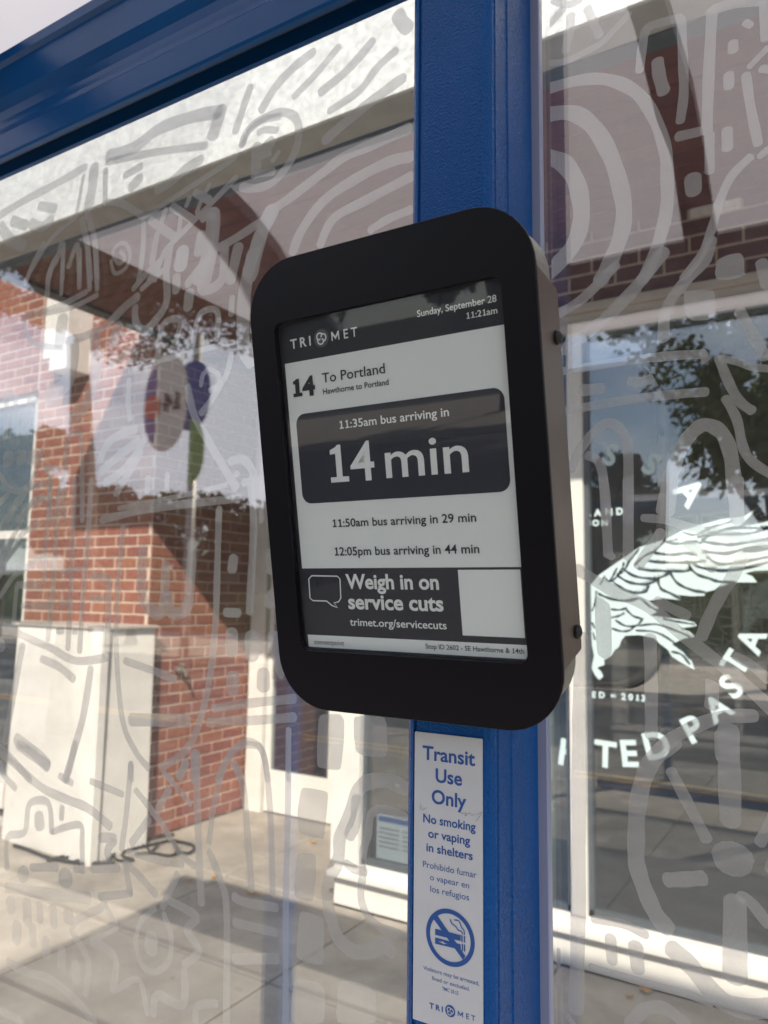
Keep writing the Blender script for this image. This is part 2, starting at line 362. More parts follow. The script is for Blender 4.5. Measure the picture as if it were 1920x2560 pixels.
# ================================================================== BUILDING
def brick_me(l, h, d, m, nm='brick'):
    mb = MB().box((-l / 2, -d / 2, -h / 2), (l / 2, d / 2, h / 2)); me = mesh(nm, mb.v, mb.f, m)
    bm = bmesh.new(); bm.from_mesh(me); bmesh.ops.recalc_face_normals(bm, faces=bm.faces)
    bmesh.ops.bevel(bm, geom=[e for e in bm.edges], offset=.003, segments=1, affect='EDGES'); bm.to_mesh(me); bm.free(); return me
PITCH, COURSE, GAP = .213, .0745, .0115
def lay_bricks(parent, axis, fixed, a0, a1, z0, z1, m, zoff=0, limit=300, skip=None):
    """bricks along x (axis 0) on y=fixed or along y (axis 1) on x=fixed; nearest to the eye first are parts"""
    full = brick_me(PITCH - GAP, COURSE - GAP, .03, m); cache = {}
    items = []
    k0 = int(round(z0 / COURSE)); k = k0
    while k * COURSE < z1 - .01:
        z = k * COURSE + COURSE / 2; s = a0 - (PITCH / 2 if k % 2 else 0)
        while s < a1 - .012:
            lo = max(s, a0); hi = min(s + PITCH, a1)
            if hi - lo > .03:
                c = (lo + hi) / 2; ln = hi - lo - GAP
                if not (skip and skip(c, z)): items.append((c, z, round(ln, 3)))
            s += PITCH
        k += 1
    P0 = (lambda c, z: Vector((c, fixed, z))) if axis == 0 else (lambda c, z: Vector((fixed, c, z)))
    items.sort(key=lambda i: (P0(i[0], i[1]) - CAM).length)
    rest = MB()
    for n, (c, z, ln) in enumerate(items):
        p = P0(c, z); off = random.uniform(-.0012, .0012)
        if axis == 0: p.y += .011 + off
        else: p.x -= .011 + off
        if n < limit:
            if abs(ln - (PITCH - GAP)) < .002: me = full
            else:
                if ln not in cache: cache[ln] = brick_me(ln, COURSE - GAP, .03, m)
                me = cache[ln]
            o = place('brick', me, parent, p)
            if axis == 1: o.rotation_euler = (0, 0, math.pi / 2)
        else:
            hx, hy = (ln / 2, .015) if axis == 0 else (.015, ln / 2); hz = (COURSE - GAP) / 2
            rest.box((p.x - hx, p.y - hy, p.z - hz), (p.x + hx, p.y + hy, p.z + hz))
    if rest.v:
        o = rest.build('brickwork', m, parent); o['kind'] = 'stuff'
pier = thing('brick_wall', (-4.55, 3.6, 0), 'sunlit red brick front wall rising behind the white box, left of the shop entrance', 'wall')
MB().box((-5.2, 3.501, 0), (-3.9015, 3.95, 4.3)).build('mortar_bed', M['mortar'], pier)
MB().box((-9.5, 3.501, 3.07), (-5.201, 3.95, 4.3)).build('mortar_bed', M['mortar'], pier)
lay_bricks(pier, 0, 3.5, -5.2, -3.9, 0, 4.2, M['brick'], skip=lambda c, z: (z < 1.25 and -4.5 < c < -3.85))
lay_bricks(pier, 0, 3.5, -6.9, -5.21, 3.09, 4.2, M['brick'], limit=40)
ret = thing('brick_return_wall', (-3.95, 4.0, 0), 'brick side wall of the recessed entry crossed by a diagonal shadow', 'wall')
MB().box((-4.2, 3.951, 0), (-3.9018, 4.56, 3.3)).build('mortar_bed', M['mortar'], ret)
lay_bricks(ret, 1, -3.9, 3.5, 4.50, 0, 3.24, M['brick'])
over = thing('brick_lintel_wall', (0, 3.5, 2.85), 'dark red brick band above the big shop window under the wooden soffit', 'wall')
MB().box((-2.35, 3.401, 2.86), (3.2, 3.7, 3.5)).build('mortar_bed', M['mortar'], over)
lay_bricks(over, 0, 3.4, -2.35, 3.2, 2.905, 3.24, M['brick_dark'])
# left shop window (dark)
lw = thing('shop_window', (-6.5, 3.6, .2), 'dark shop window at the far left beyond the brick corner', 'window')
MB().box((-8.6, 3.56, .22), (-5.27, 3.575, 3.0)).build('pane', M['store_glass'], lw)
MB().box((-5.27, 3.53, .2), (-5.205, 3.6, 3.06)).box((-8.6, 3.53, 3.0), (-5.205, 3.6, 3.066)).box((-8.6, 3.525, 1.95), (-5.27, 3.605, 2.01)).build('window_frame', M['white'], lw)
MB().box((-8.6, 3.44, .02), (-5.21, 3.62, .2)).build('sill', M['white'], lw)
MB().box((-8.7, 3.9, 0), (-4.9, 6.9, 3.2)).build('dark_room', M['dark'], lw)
# recessed door
dr = thing('shop_door', (-3.4, 4.5, 0), 'white framed glass entrance door set back in the recess', 'door')
MB().box((-3.86, 4.46, 0), (-3.72, 4.56, 3.2)).box((-3.09, 4.46, .0), (-2.86, 4.56, 3.2)).box((-3.72, 4.46, 2.15), (-3.09, 4.56, 2.26)).build('door_frame', M['white'], dr)
MB().box((-3.70, 4.485, .012), (-3.10, 4.53, .30)).build('kick_panel', M['white'], dr, bevel=.004)
MB().box((-3.70, 4.485, .30), (-3.655, 4.53, 2.14)).box((-3.145, 4.485, .30), (-3.10, 4.53, 2.14)).box((-3.655, 4.485, 2.06), (-3.145, 4.53, 2.14)).build('door_leaf', M['white'], dr)
MB().box((-3.655, 4.50, .30), (-3.145, 4.51, 2.06)).box((-3.72, 4.50, 2.26), (-3.09, 4.51, 3.2)).build('pane', M['store_glass'], dr)
MB().box((-3.62, 4.44, .95), (-3.60, 4.47, 1.35)).build('pull_handle', M['silver'], dr, bevel=.004)
MB().box((-2.86, 4.46, 0), (-2.30, 4.56, 3.2)).build('side_panel', M['white'], dr)
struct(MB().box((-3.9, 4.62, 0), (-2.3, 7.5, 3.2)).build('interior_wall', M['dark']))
# storefront
sf = thing('storefront', (0, 3.4, 0), 'large white framed shop window with a pale eagle logo and lettering on dark glass', 'shop window')
MB().box((-2.33, 3.40, 0), (3.2, 3.62, .155)).build('stucco_base', M['white'], sf, bevel=.01)
MB().box((-2.34, 3.345, .150), (3.2, 3.60, .178)).build('ledge', M['white'], sf, bevel=.006)
MB().box((-2.32, 3.385, .178), (3.2, 3.46, .222)).build('sill', M['white'], sf, bevel=.005)
MB().box((-2.33, 3.36, .222), (-2.165, 3.48, 3.24)).build('corner_post', M['white'], sf, bevel=.008)
MB().box((-1.083, 3.375, .222), (-1.015, 3.45, 2.78)).build('mullion', M['white'], sf, bevel=.004)
MB().box((1.35, 3.375, .222), (1.42, 3.45, 2.78)).build('mullion', M['white'], sf, bevel=.004)
MB().box((-2.165, 3.36, 2.775), (3.2, 3.46, 2.815)).build('head_frame', M['cream'], sf, bevel=.004)
MB().box((-2.165, 3.375, 2.815), (3.2, 3.46, 2.86)).build('head_frame', M['cream'], sf, bevel=.004)
MB().box((-2.165, 3.35, 2.86), (3.2, 3.46, 2.90)).build('drip_edge', M['cream'], sf, bevel=.006)
for x0, x1 in ((-2.165, -1.083), (-1.015, 1.35), (1.42, 3.2)):
    f = MB()
    f.box((x0, 3.40, .222), (x0 + .022, 3.44, 2.775)).box((x1 - .022, 3.40, .222), (x1, 3.44, 2.775)).box((x0, 3.40, .222), (x1, 3.44, .250)).box((x0, 3.40, 2.74), (x1, 3.44, 2.775))
    f.build('gasket', M['steel_dark'], sf)
    MB().box((x0 + .02, 3.418, .248), (x1 - .02, 3.428, 2.742)).build('pane', M['store_glass'], sf)
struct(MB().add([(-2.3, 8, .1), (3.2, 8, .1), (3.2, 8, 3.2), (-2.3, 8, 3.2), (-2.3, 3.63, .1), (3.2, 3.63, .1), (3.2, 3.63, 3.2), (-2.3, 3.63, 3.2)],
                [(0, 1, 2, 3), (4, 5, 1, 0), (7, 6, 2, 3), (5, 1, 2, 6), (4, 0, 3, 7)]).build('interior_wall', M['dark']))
sh = thing('display_shelf', (-1.8, 3.75, .1), 'pale green shelf unit standing inside the window left of the blue post', 'shelf')
for z in (.55, .95, 1.35, 1.75):
    MB().box((-2.05, 3.68, z), (-1.25, 3.95, z + .03)).build('shelf_board', M['green_blind'], sh)
MB().box((-2.05, 3.955, .5), (-1.25, 3.985, 2.0)).build('back_panel', M['green_blind'], sh)
for x in (-2.05, -1.28): MB().box((x, 3.69, .1), (x + .03, 3.94, 1.78)).build('upright', M['green_blind'], sh)
po = thing('window_notice', (-1.9, 3.44, .24), 'white and blue paper notice taped low inside the window beside the post', 'notice')
MB().box((-2.10, 3.437, .255), (-1.62, 3.440, .47)).build('sheet', M['sign_white'], po)
MB().box((-2.09, 3.4345, .435), (-1.63, 3.4362, .46)).build('header_band', M['sign_blue'], po)
for k in range(5): MB().box((-2.085, 3.4345, .40 - k * .022), (-1.97, 3.4362, .405 - k * .022)).box((-1.95, 3.4345, .40 - k * .022), (-1.66, 3.4362, .405 - k * .022)).build('print_line', M['grey_ink'], po)
for k, (x, z) in enumerate(((-2.02, .60), (-1.93, .55))):
    t = thing('light_bulb', (x, 3.5, z), ('small round bulb hanging lower' if k else 'small round bulb hanging higher') + ' behind the glass above the window notice', 'bulb', 'bulbs behind the glass')
    bm = bmesh.new(); bmesh.ops.create_icosphere(bm, subdivisions=2, radius=.012); me = bpy.data.meshes.new('globe'); bm.to_mesh(me); bm.free(); me.materials.append(M['lens']); place('globe', me, t, (x, 3.5, z))
    MB().tube([(x, 3.5, z + .012), (x - .01, 3.51, z + .08), (x + .02, 3.52, .55 + .25)], .002, 5).build('wire', M['rubber'], t)

# shop lettering on the glass, plane y = 3.414
SP = Plane((0, 3.4145, 0), (1, 0, 0), (0, 0, 1))
def letter(ch, cx, cy, size, rot, bold=.03, m=None):
    vs, fs = font_mesh(ch, bold); c = SP.uv(cx, cy); H = SP.uv(cx, cy - size / 2).y - SP.uv(cx, cy + size / 2).y
    x0 = min(v.x for v in vs); x1 = max(v.x for v in vs); s = H / capheight(); g = rad(rot)
    P = []
    for v in vs:
        a = (v.x - (x0 + x1) / 2) * s; b = (v.y - capheight() / 2) * s
        P.append(SP.pt(c.x + a * math.cos(g) - b * math.sin(g), c.y + a * math.sin(g) + b * math.cos(g), 0))
    obj('logo_letter', P, fs, m or M['vinyl'], sf)
def c3(x, y): return (1350 + x / 2.9105, 1200 + y / 2.9105)
def c2(x, y): return (1300 + x / 2.676, 600 + y / 2.676)
letter('S', *c2(605, 1437), 50, -22); letter('S', *c2(880, 1500), 50, -34); letter('A', *c3(1090, 85), 58, -52)
letter('E', *c2(330, 1420), 50, -8)
letter('A', *c3(1535, 1165), 56, -112 + 180 + 0, .03); letter('T', *c3(1420, 1330), 56, 58); letter('S', *c3(1390, 1500), 56, 44)
letter('A', *c3(1290, 1660), 56, 34); letter('P', *c3(1115, 1810), 60, 28)
letter('D', *c3(850, 1930), 62, 14); letter('E', *c3(650, 1990), 62, 6); letter('T', *c3(475, 1995), 62, -2); letter('F', *c3(195, 1985), 62, -8)
letter('F', *c3(330, 1985), 58, -4)
for ch, x, y in (('L', 350, 238), ('A', 420, 238), ('N', 500, 232), ('D', 580, 228), ('G', 345, 312), ('O', 405, 312), ('N', 470, 310)): letter(ch, *c3(x, y), 16 if y < 300 else 14, 0, .05)
for ch, x, y, s in (('E', 392, 1562, 14), ('D', 450, 1564, 14), ('I', 520, 1570, 8), ('N', 537, 1571, 8), ('2', 608, 1576, 15), ('0', 660, 1580, 15), ('1', 710, 1584, 15), ('3', 752, 1588, 15)): letter(ch, *c3(x, y), s, -3, .05)
bird = [(1560, 220), (1490, 262), (1300, 290), (1180, 325), (1040, 365), (920, 430), (720, 490), (640, 545), (560, 600), (430, 690), (350, 780), (330, 840), (325, 900), (335, 960), (370, 1010), (372, 1100), (378, 1200), (392, 1280), (375, 1370),
        (400, 1420), (430, 1455), (460, 1430), (445, 1395), (415, 1365), (470, 1345), (465, 1310), (520, 1275), (545, 1235), (575, 1215), (590, 1170), (620, 1133), (720, 1128), (830, 1150), (870, 1190), (930, 1235), (960, 1285), (1030, 1330), (1125, 1380), (1105, 1320), (1050, 1260), (960, 1195),
        (1010, 1170), (1060, 1150), (1125, 1140), (1090, 1105), (1020, 1080), (1140, 1062), (1120, 1035), (1050, 1018), (900, 1000), (800, 985), (862, 955), (860, 930), (790, 880), (900, 860), (1030, 875), (1020, 850), (1000, 835), (1100, 845), (1195, 842), (1205, 815), (1270, 800), (1300, 775), (1420, 745), (1580, 745), (1545, 700), (1490, 680), (1560, 660), (1700, 655), (1960, 640), (1960, 250), (1750, 285), (1659, 300), (1560, 325), (1440, 340), (1500, 290)]
poly_on(SP, [c3(*p) for p in bird], M['vinyl'], sf, .0, 'eagle_silhouette')
lines = [(13, 915, 450, 1000, 465, 1120, 450, 1170, 460), (13, 835, 530, 950, 545, 1060, 535, 1140, 545), (13, 790, 590, 950, 602, 1100, 600, 1200, 590), (12, 720, 645, 800, 658, 960, 662, 1080, 660, 1090, 620, 1070, 590),
         (12, 610, 650, 690, 700, 830, 718, 920, 690, 940, 660), (12, 570, 700, 650, 745, 760, 760, 830, 740, 850, 715), (12, 540, 750, 620, 800, 700, 822, 770, 810, 790, 775), (12, 430, 830, 500, 860, 620, 880, 720, 860),
         (12, 860, 720, 880, 790, 960, 830, 1030, 870), (12, 950, 680, 1000, 750, 1100, 800, 1210, 820), (12, 1090, 640, 1150, 690, 1240, 720, 1300, 740, 1420, 745), (13, 1100, 600, 1180, 640, 1290, 655),
         (15, 1190, 450, 1300, 465, 1400, 470, 1659, 430), (16, 1190, 520, 1350, 535, 1500, 500, 1659, 480), (15, 1220, 560, 1300, 610, 1450, 600, 1659, 560), (14, 1290, 660, 1450, 650, 1659, 600, 1900, 560), (15, 1150, 415, 1250, 390, 1400, 350, 1659, 350, 1900, 330),
         (13, 1180, 440, 1250, 400, 1350, 395, 1550, 385, 1659, 340), (16, 1480, 520, 1659, 500, 1900, 440), (10, 735, 860, 800, 920, 860, 950), (10, 520, 940, 580, 945, 630, 930), (10, 630, 945, 680, 990, 750, 1010), (10, 520, 1000, 570, 990, 610, 970),
         (10, 550, 1020, 620, 1060, 700, 1060, 740, 1020), (10, 525, 1080, 590, 1100, 650, 1095, 680, 1070), (9, 720, 1060, 850, 1050, 1000, 1100, 1090, 1140), (9, 700, 1095, 850, 1110, 1000, 1200, 1090, 1300), (9, 900, 1010, 1000, 1030, 1120, 1050),
         (10, 640, 600, 690, 540, 720, 500), (10, 480, 720, 500, 740, 530, 700, 560, 640), (10, 520, 740, 560, 700, 600, 640, 610, 600), (10, 440, 760, 470, 700), (10, 560, 690, 610, 660, 650, 590), (9, 410, 810, 400, 900, 380, 950), (10, 690, 620, 750, 560, 840, 510, 915, 430),
         (9, 350, 870, 345, 930), (8, 380, 1040, 400, 1080), (8, 385, 1110, 400, 1160), (10, 960, 1250, 1030, 1270, 1090, 1340), (8, 1000, 430, 960, 440, 930, 445), (9, 1040, 380, 1120, 400, 1200, 370, 1290, 330), (9, 1200, 350, 1300, 330, 1400, 300)]
mb = MB()
for ln in lines:
    pts = [SP.uv(*c3(ln[i], ln[i + 1])) for i in range(1, len(ln), 2)]
    vs, fs = ribbon(pts, ln[0] / 2.91 * .0019 * 1.35, 6, True, .25); mb.add([SP.pt(a.x, a.y, .0008) for a in vs], fs)
# ragged barbs along the feathers
for ln in lines[:18]:
    pts = catmull([SP.uv(*c3(ln[i], ln[i + 1])) for i in range(1, len(ln), 2)], 7)
    for p in pts[1:-1]:
        a = random.uniform(.006, .014); q = p + Vector((-a * .8, a)); vs, fs = ribbon([p, q], .0022, 1, False); mb.add([SP.pt(c.x, c.y, .0009) for c in vs], fs)
mb.build('feather_lines', M['vinyl_line'], sf)['kind'] = 'stuff'

# canopy
cn = thing('canopy', (0, 2.2, 3.25), 'galvanised steel edged canopy with red-brown board soffit over the shop front', 'canopy')
MB().box((-3.86, 2.09, 3.25), (3.2, 2.103, 3.66)).build('galvanised_fascia', M['galv'], cn)
MB().box((-3.86, 2.103, 3.247), (3.2, 2.235, 3.262)).build('lower_flange', M['flange'], cn, bevel=.002)
MB().box((-3.86, 2.236, 3.240), (3.2, 2.306, 3.262)).build('inner_trim', M['steel_dark'], cn, bevel=.003)
MB().box((-3.89, 2.307, 3.235), (-3.80, 4.55, 3.262)).build('side_trim', M['steel_dark'], cn)
MB().box((-3.89, 2.09, 3.27), (-3.862, 4.55, 3.66)).build('side_fascia', M['steel_dark'], cn)
bw = .102; me = None
mbx = MB().box((-3.5, -.0485, 0), (3.5, .0485, .018)); me = mesh('soffit_board', mbx.v, mbx.f, M['wood'])
bm = bmesh.new(); bm.from_mesh(me); bmesh.ops.recalc_face_normals(bm, faces=bm.faces); bmesh.ops.bevel(bm, geom=list(bm.edges), offset=.004, segments=1, affect='EDGES'); bm.to_mesh(me); bm.free()
y = 2.362; k = 0
while y < 4.5:
    place('soffit_board', me, cn, (-.3, y, 3.252 + random.uniform(0, .0015))); y += bw; k += 1
MB().box((-3.86, 2.31, 3.28), (3.2, 4.56, 3.66)).build('deck', M['steel_dark'], cn)

# white box in front of the pier
bx = thing('white_utility_box', (-4.2, 3.28, 0), 'tall white painted cabinet standing against the sunlit brick corner', 'cabinet')
mb = MB(); mb.add([(-4.64, 3.07, 0), (-3.80, 3.07, 0), (-3.80, 3.495, 0), (-4.64, 3.495, 0), (-4.615, 3.07, 1.335), (-3.815, 3.07, 1.345), (-3.815, 3.495, 1.345), (-4.615, 3.495, 1.335)],
                  [(0, 3, 2, 1), (4, 5, 6, 7), (0, 1, 5, 4), (1, 2, 6, 5), (2, 3, 7, 6), (3, 0, 4, 7)]); mb.build('cabinet_body', M['white'], bx, bevel=.012)
MB().box((-3.86, 3.052, .0), (-3.795, 3.07, 1.335)).box((-3.797, 3.06, 0), (-3.783, 3.115, 1.34)).build('corner_trim', M['white'], bx, bevel=.004)
MB().box((-4.66, 3.055, 1.336), (-3.785, 3.50, 1.352)).build('cap_sheet', M['cream'], bx, bevel=.003)
lp = thing('wall_bracket', (-4.75, 3.4, 3.3), 'cream painted box bracket catching sun high on the brick wall', 'bracket')
MB().box((-4.93, 3.33, 3.22), (-4.80, 3.497, 3.95)).build('side_plate', M['white'], lp, bevel=.006)
MB().box((-4.79, 3.29, 3.10), (-4.61, 3.497, 3.95)).build('front_plate', M['white'], lp, bevel=.008)
hb = thing('hose_tap', (-3.88, 3.765, 1.05), 'small metal tap fixed to the brick side wall right of the cabinet', 'tap')
MB().tube([(-3.895, 3.765, 1.05), (-3.86, 3.765, 1.05)], .022, 12).build('flange', M['brass'], hb)
MB().tube([(-3.86, 3.765, 1.05), (-3.82, 3.765, 1.05), (-3.805, 3.765, 1.035), (-3.80, 3.765, 1.01)], [.011, .011, .010, .010], 8).tube([(-3.84, 3.765, 1.05), (-3.84, 3.765, 1.085)], .005, 6).tube([(-3.84, 3.765, 1.083), (-3.84, 3.765, 1.093)], .022, 10).build('spout', M['brass'], hb)
# cables on the ground
def c5(x, y): return (x / 2.37, 1860 + y / 2.37)
cab = thing('power_cable', (-3.7, 3.3, 0), 'black cable lying in loops on the pavement at the foot of the brick wall', 'cable')
for r, pts in ((.008, [(640, 690), (700, 640), (780, 610), (860, 560), (930, 590), (1000, 575), (1090, 590), (1150, 610), (1120, 650), (1040, 640)]),
               (.007, [(540, 700), (640, 650), (760, 620), (850, 585), (930, 500), (950, 480), (1030, 540)]),
               (.007, [(660, 660), (700, 690), (790, 690), (720, 660), (800, 600), (870, 610), (890, 640), (940, 600)]),
               (.007, [(800, 660), (900, 650), (1000, 665), (1060, 640), (1030, 600)])):
    P = [onZ(*c5(*p), .012) for p in pts]; P = [Vector((p.x, min(p.y, 3.9) if p.x > -3.87 else min(p.y, 3.04 if p.x < -3.8 else p.y), .012 + random.uniform(0, .01))) for p in P]
    for p in P:
        if p.x < -3.87 and p.y > 3.05: p.x = -3.76
    MB().tube(catmull(P, 6), r, 6).build('cord', M['rubber'], cab, True)
hs = thing('corrugated_hose', (-4.2, 3.04, 0), 'thin black hose running along the foot of the white cabinet', 'hose')
P = [onZ(*c5(*p), .012) for p in ((80, 600), (160, 625), (260, 665), (360, 690), (500, 708), (560, 706), (680, 700))]
MB().tube(catmull(P, 12), [(.011 if i % 2 else .009) for i in range(73)], 6).build('hose', M['rubber'], hs)
# fallen leaves
lvs = [((1120, 805), 'leaf nearest the kinked cable'), ((1275, 785), 'leaf just right of the leaf by the cable'), ((1480, 885), 'leaf on the shadow edge'), ((1520, 893), 'leaf beside another on the shadow edge'), ((1345, 405), 'leaf at the foot of the brick side wall')]
pts = [(c5(*p), t) for p, t in lvs] + [((1350 + 660 / 2.91, 1860 + 1838 / 2.91), 'leaf below the big window, left one'), ((1350 + 775 / 2.91, 1860 + 1795 / 2.91), 'crumpled larger leaf below the big window'), ((500 + 730 / 2.572, 1700 + 1042 / 2.572), 'leaf before the white door'), ((820, 2560 - 60), 'leaf near the post foot')]
for (px, py), t in pts[:8]:
    p = onZ(px, py, .006); s = random.uniform(.018, .03); a = random.random() * 6
    V = [(math.cos(a + g) * s * q, math.sin(a + g) * s * q, h) for g, q, h in ((0, 1.3, .004), (.6, .8, .001), (1.4, .7, .009), (2.3, .9, .002), (3.1, .5, 0), (4.0, .9, .006), (5.2, .75, .001))]
    me = mesh('dry_leaf', [(0, 0, .003)] + V, [(0, i + 1, (i + 1) % 7 + 1) for i in range(7)], M['leaf_dry'])
    o = place('dry_leaf', me, None, p); tag(o, 'small dry yellow ' + t + ' on the pavement', 'leaf', 'fallen leaves on the pavement')

# ================================================================== BUS SHELTER
GY = .712
bs = thing('bus_shelter', (0, .66, 0), 'blue steel bus shelter with artwork frosted glass walls and white translucent roof', 'bus shelter')
# main post (cross-section swept up, leaning a hair)
sec = [(-.3410, .614), (-.3395, .606), (-.3350, .6015), (-.3315, .6002), (-.3306, .6026), (-.3290, .6030), (-.3278, .6003), (-.3265, .6), (-.300, .5999), (-.2700, .6), (-.2655, .6008), (-.2610, .6035), (-.2585, .6065), (-.2577, .6090),
       (-.2588, .6098), (-.2588, .6112), (-.2572, .6120), (-.2570, .618), (-.2570, .6378), (-.2558, .6385), (-.2558, .6397), (-.2570, .6405), (-.2573, .650), (-.2574, .670), (-.2570, .688), (-.2562, .6965), (-.2556, .7000), (-.2570, .7008), (-.2570, .7070),
       (-.2570, .7180), (-.3410, .7180), (-.3410, .660)]
tl = lambda x, y, z: (x - .0054 * (z - 1.55), y, z)
MB().prism(sec, 0.0, 2.33, tl).build('post', M['blue'], bs, False)
MB().prism([(-.2565, .7012), (-.2478, .7012), (-.2470, .7030), (-.2470, .7110), (-.2565, .7110)], .2, 2.2, tl).build('glazing_bead', M['bead'], bs)
MB().prism([(-.3500, .7025), (-.3415, .7025), (-.3415, .7110), (-.3500, .7110)], .2, 2.2, tl).build('glazing_bead', M['seal'], bs)
# header beam along x
hsec = [(.600, 2.336), (.600, 2.322), (.594, 2.320), (.594, 2.3135), (.6005, 2.3105), (.6005, 2.262), (.603, 2.257), (.608, 2.248), (.610, 2.236), (.609, 2.222), (.606, 2.212), (.602, 2.206), (.602, 2.204), (.600, 2.203), (.600, 2.171), (.602, 2.168), (.609, 2.168), (.609, 2.228), (.680, 2.228), (.680, 2.336)]
MB().prism(hsec, -1.75, -.345, lambda a, b, d: (d, a, b)).build('header_beam', M['blue_smooth'], bs)
MB().prism(hsec, -.248, 1.6, lambda a, b, d: (d, a, b + .16)).build('header_beam', M['blue_smooth'], bs)
MB().box((-1.75, .6095, 2.171), (-.342, .614, 2.227)).box((-1.75, .615, 2.219), (-.342, .657, 2.227)).build('seal_strip', M['seal'], bs)
MB().box((-1.75, .660, 2.196), (-.342, .6675, 2.227)).build('glass_rail', M['blue_smooth'], bs, bevel=.002)
gl = MB().box((-1.75, GY, .2), (-.3415, GY + .008, 2.30)).build('glass_panel', M['glass'], bs)
gr = MB().box((-.2565, GY, .2), (1.55, GY + .008, 2.48)).build('glass_panel', M['glass'], bs)
MB().box((-1.75, .70, .12), (-.342, .73, .2)).box((-.256, .70, .12), (1.55, .73, .2)).build('bottom_rail', M['blue_smooth'], bs)
# roof
RZ = 2.362
def plank(poly, z0, z1, nm, m): return MB().prism(poly, z0, z1, lambda a, b, d: (a, b, d)).build(nm, m, bs)
plank([(-1.54, -.90), (1.62, -.90), (1.62, .66), (-1.54, .66)], RZ + .022, RZ + .030, 'roof_sheet', M['ceiling'])
RB = [(-1.30, -.37), (-1.21, -.12), (-1.133, .064), (-1.077, .225), (-1.044, .365), (-1.036, .465), (-1.04, .555), (-1.054, .60)]
RA = [(-1.203, .60), (-1.171, .407), (-1.203, .251), (-1.299, .034), (-1.42, -.17), (-1.56, -.37)]
plank(RB + RA, RZ - .01, RZ + .02, 'end_rib', M['frame_dark'])
plank([(-.225, .60), (-.228, .404), (-.246, .173), (-.247, .038), (-.273, -.184), (-.294, -.37), (-.225, -.37), (-.219, -.295), (-.193, .036), (-.183, .197), (-.18, .6)], RZ - .01, RZ + .02, 'roof_rib', M['frame_dark'])
plank([(.9, -.37), (.95, -.37), (.95, .6), (.9, .6)], RZ - .01, RZ + .02, 'roof_rib', M['frame_dark'])
MB().box((-1.54, -.45, 2.255), (1.6, -.372, RZ + .021)).build('front_beam', M['frame_dark'], bs, bevel=.004)
for x in (-1.45, 1.5):
    MB().box((x - .032, -.45, 0), (x + .032, -.385, 2.254)).build('front_post', M['blue_smooth'], bs, bevel=.006)
MB().box((1.55, .60, 0), (1.63, .718, 2.33)).build('post', M['blue'], bs, bevel=.006)

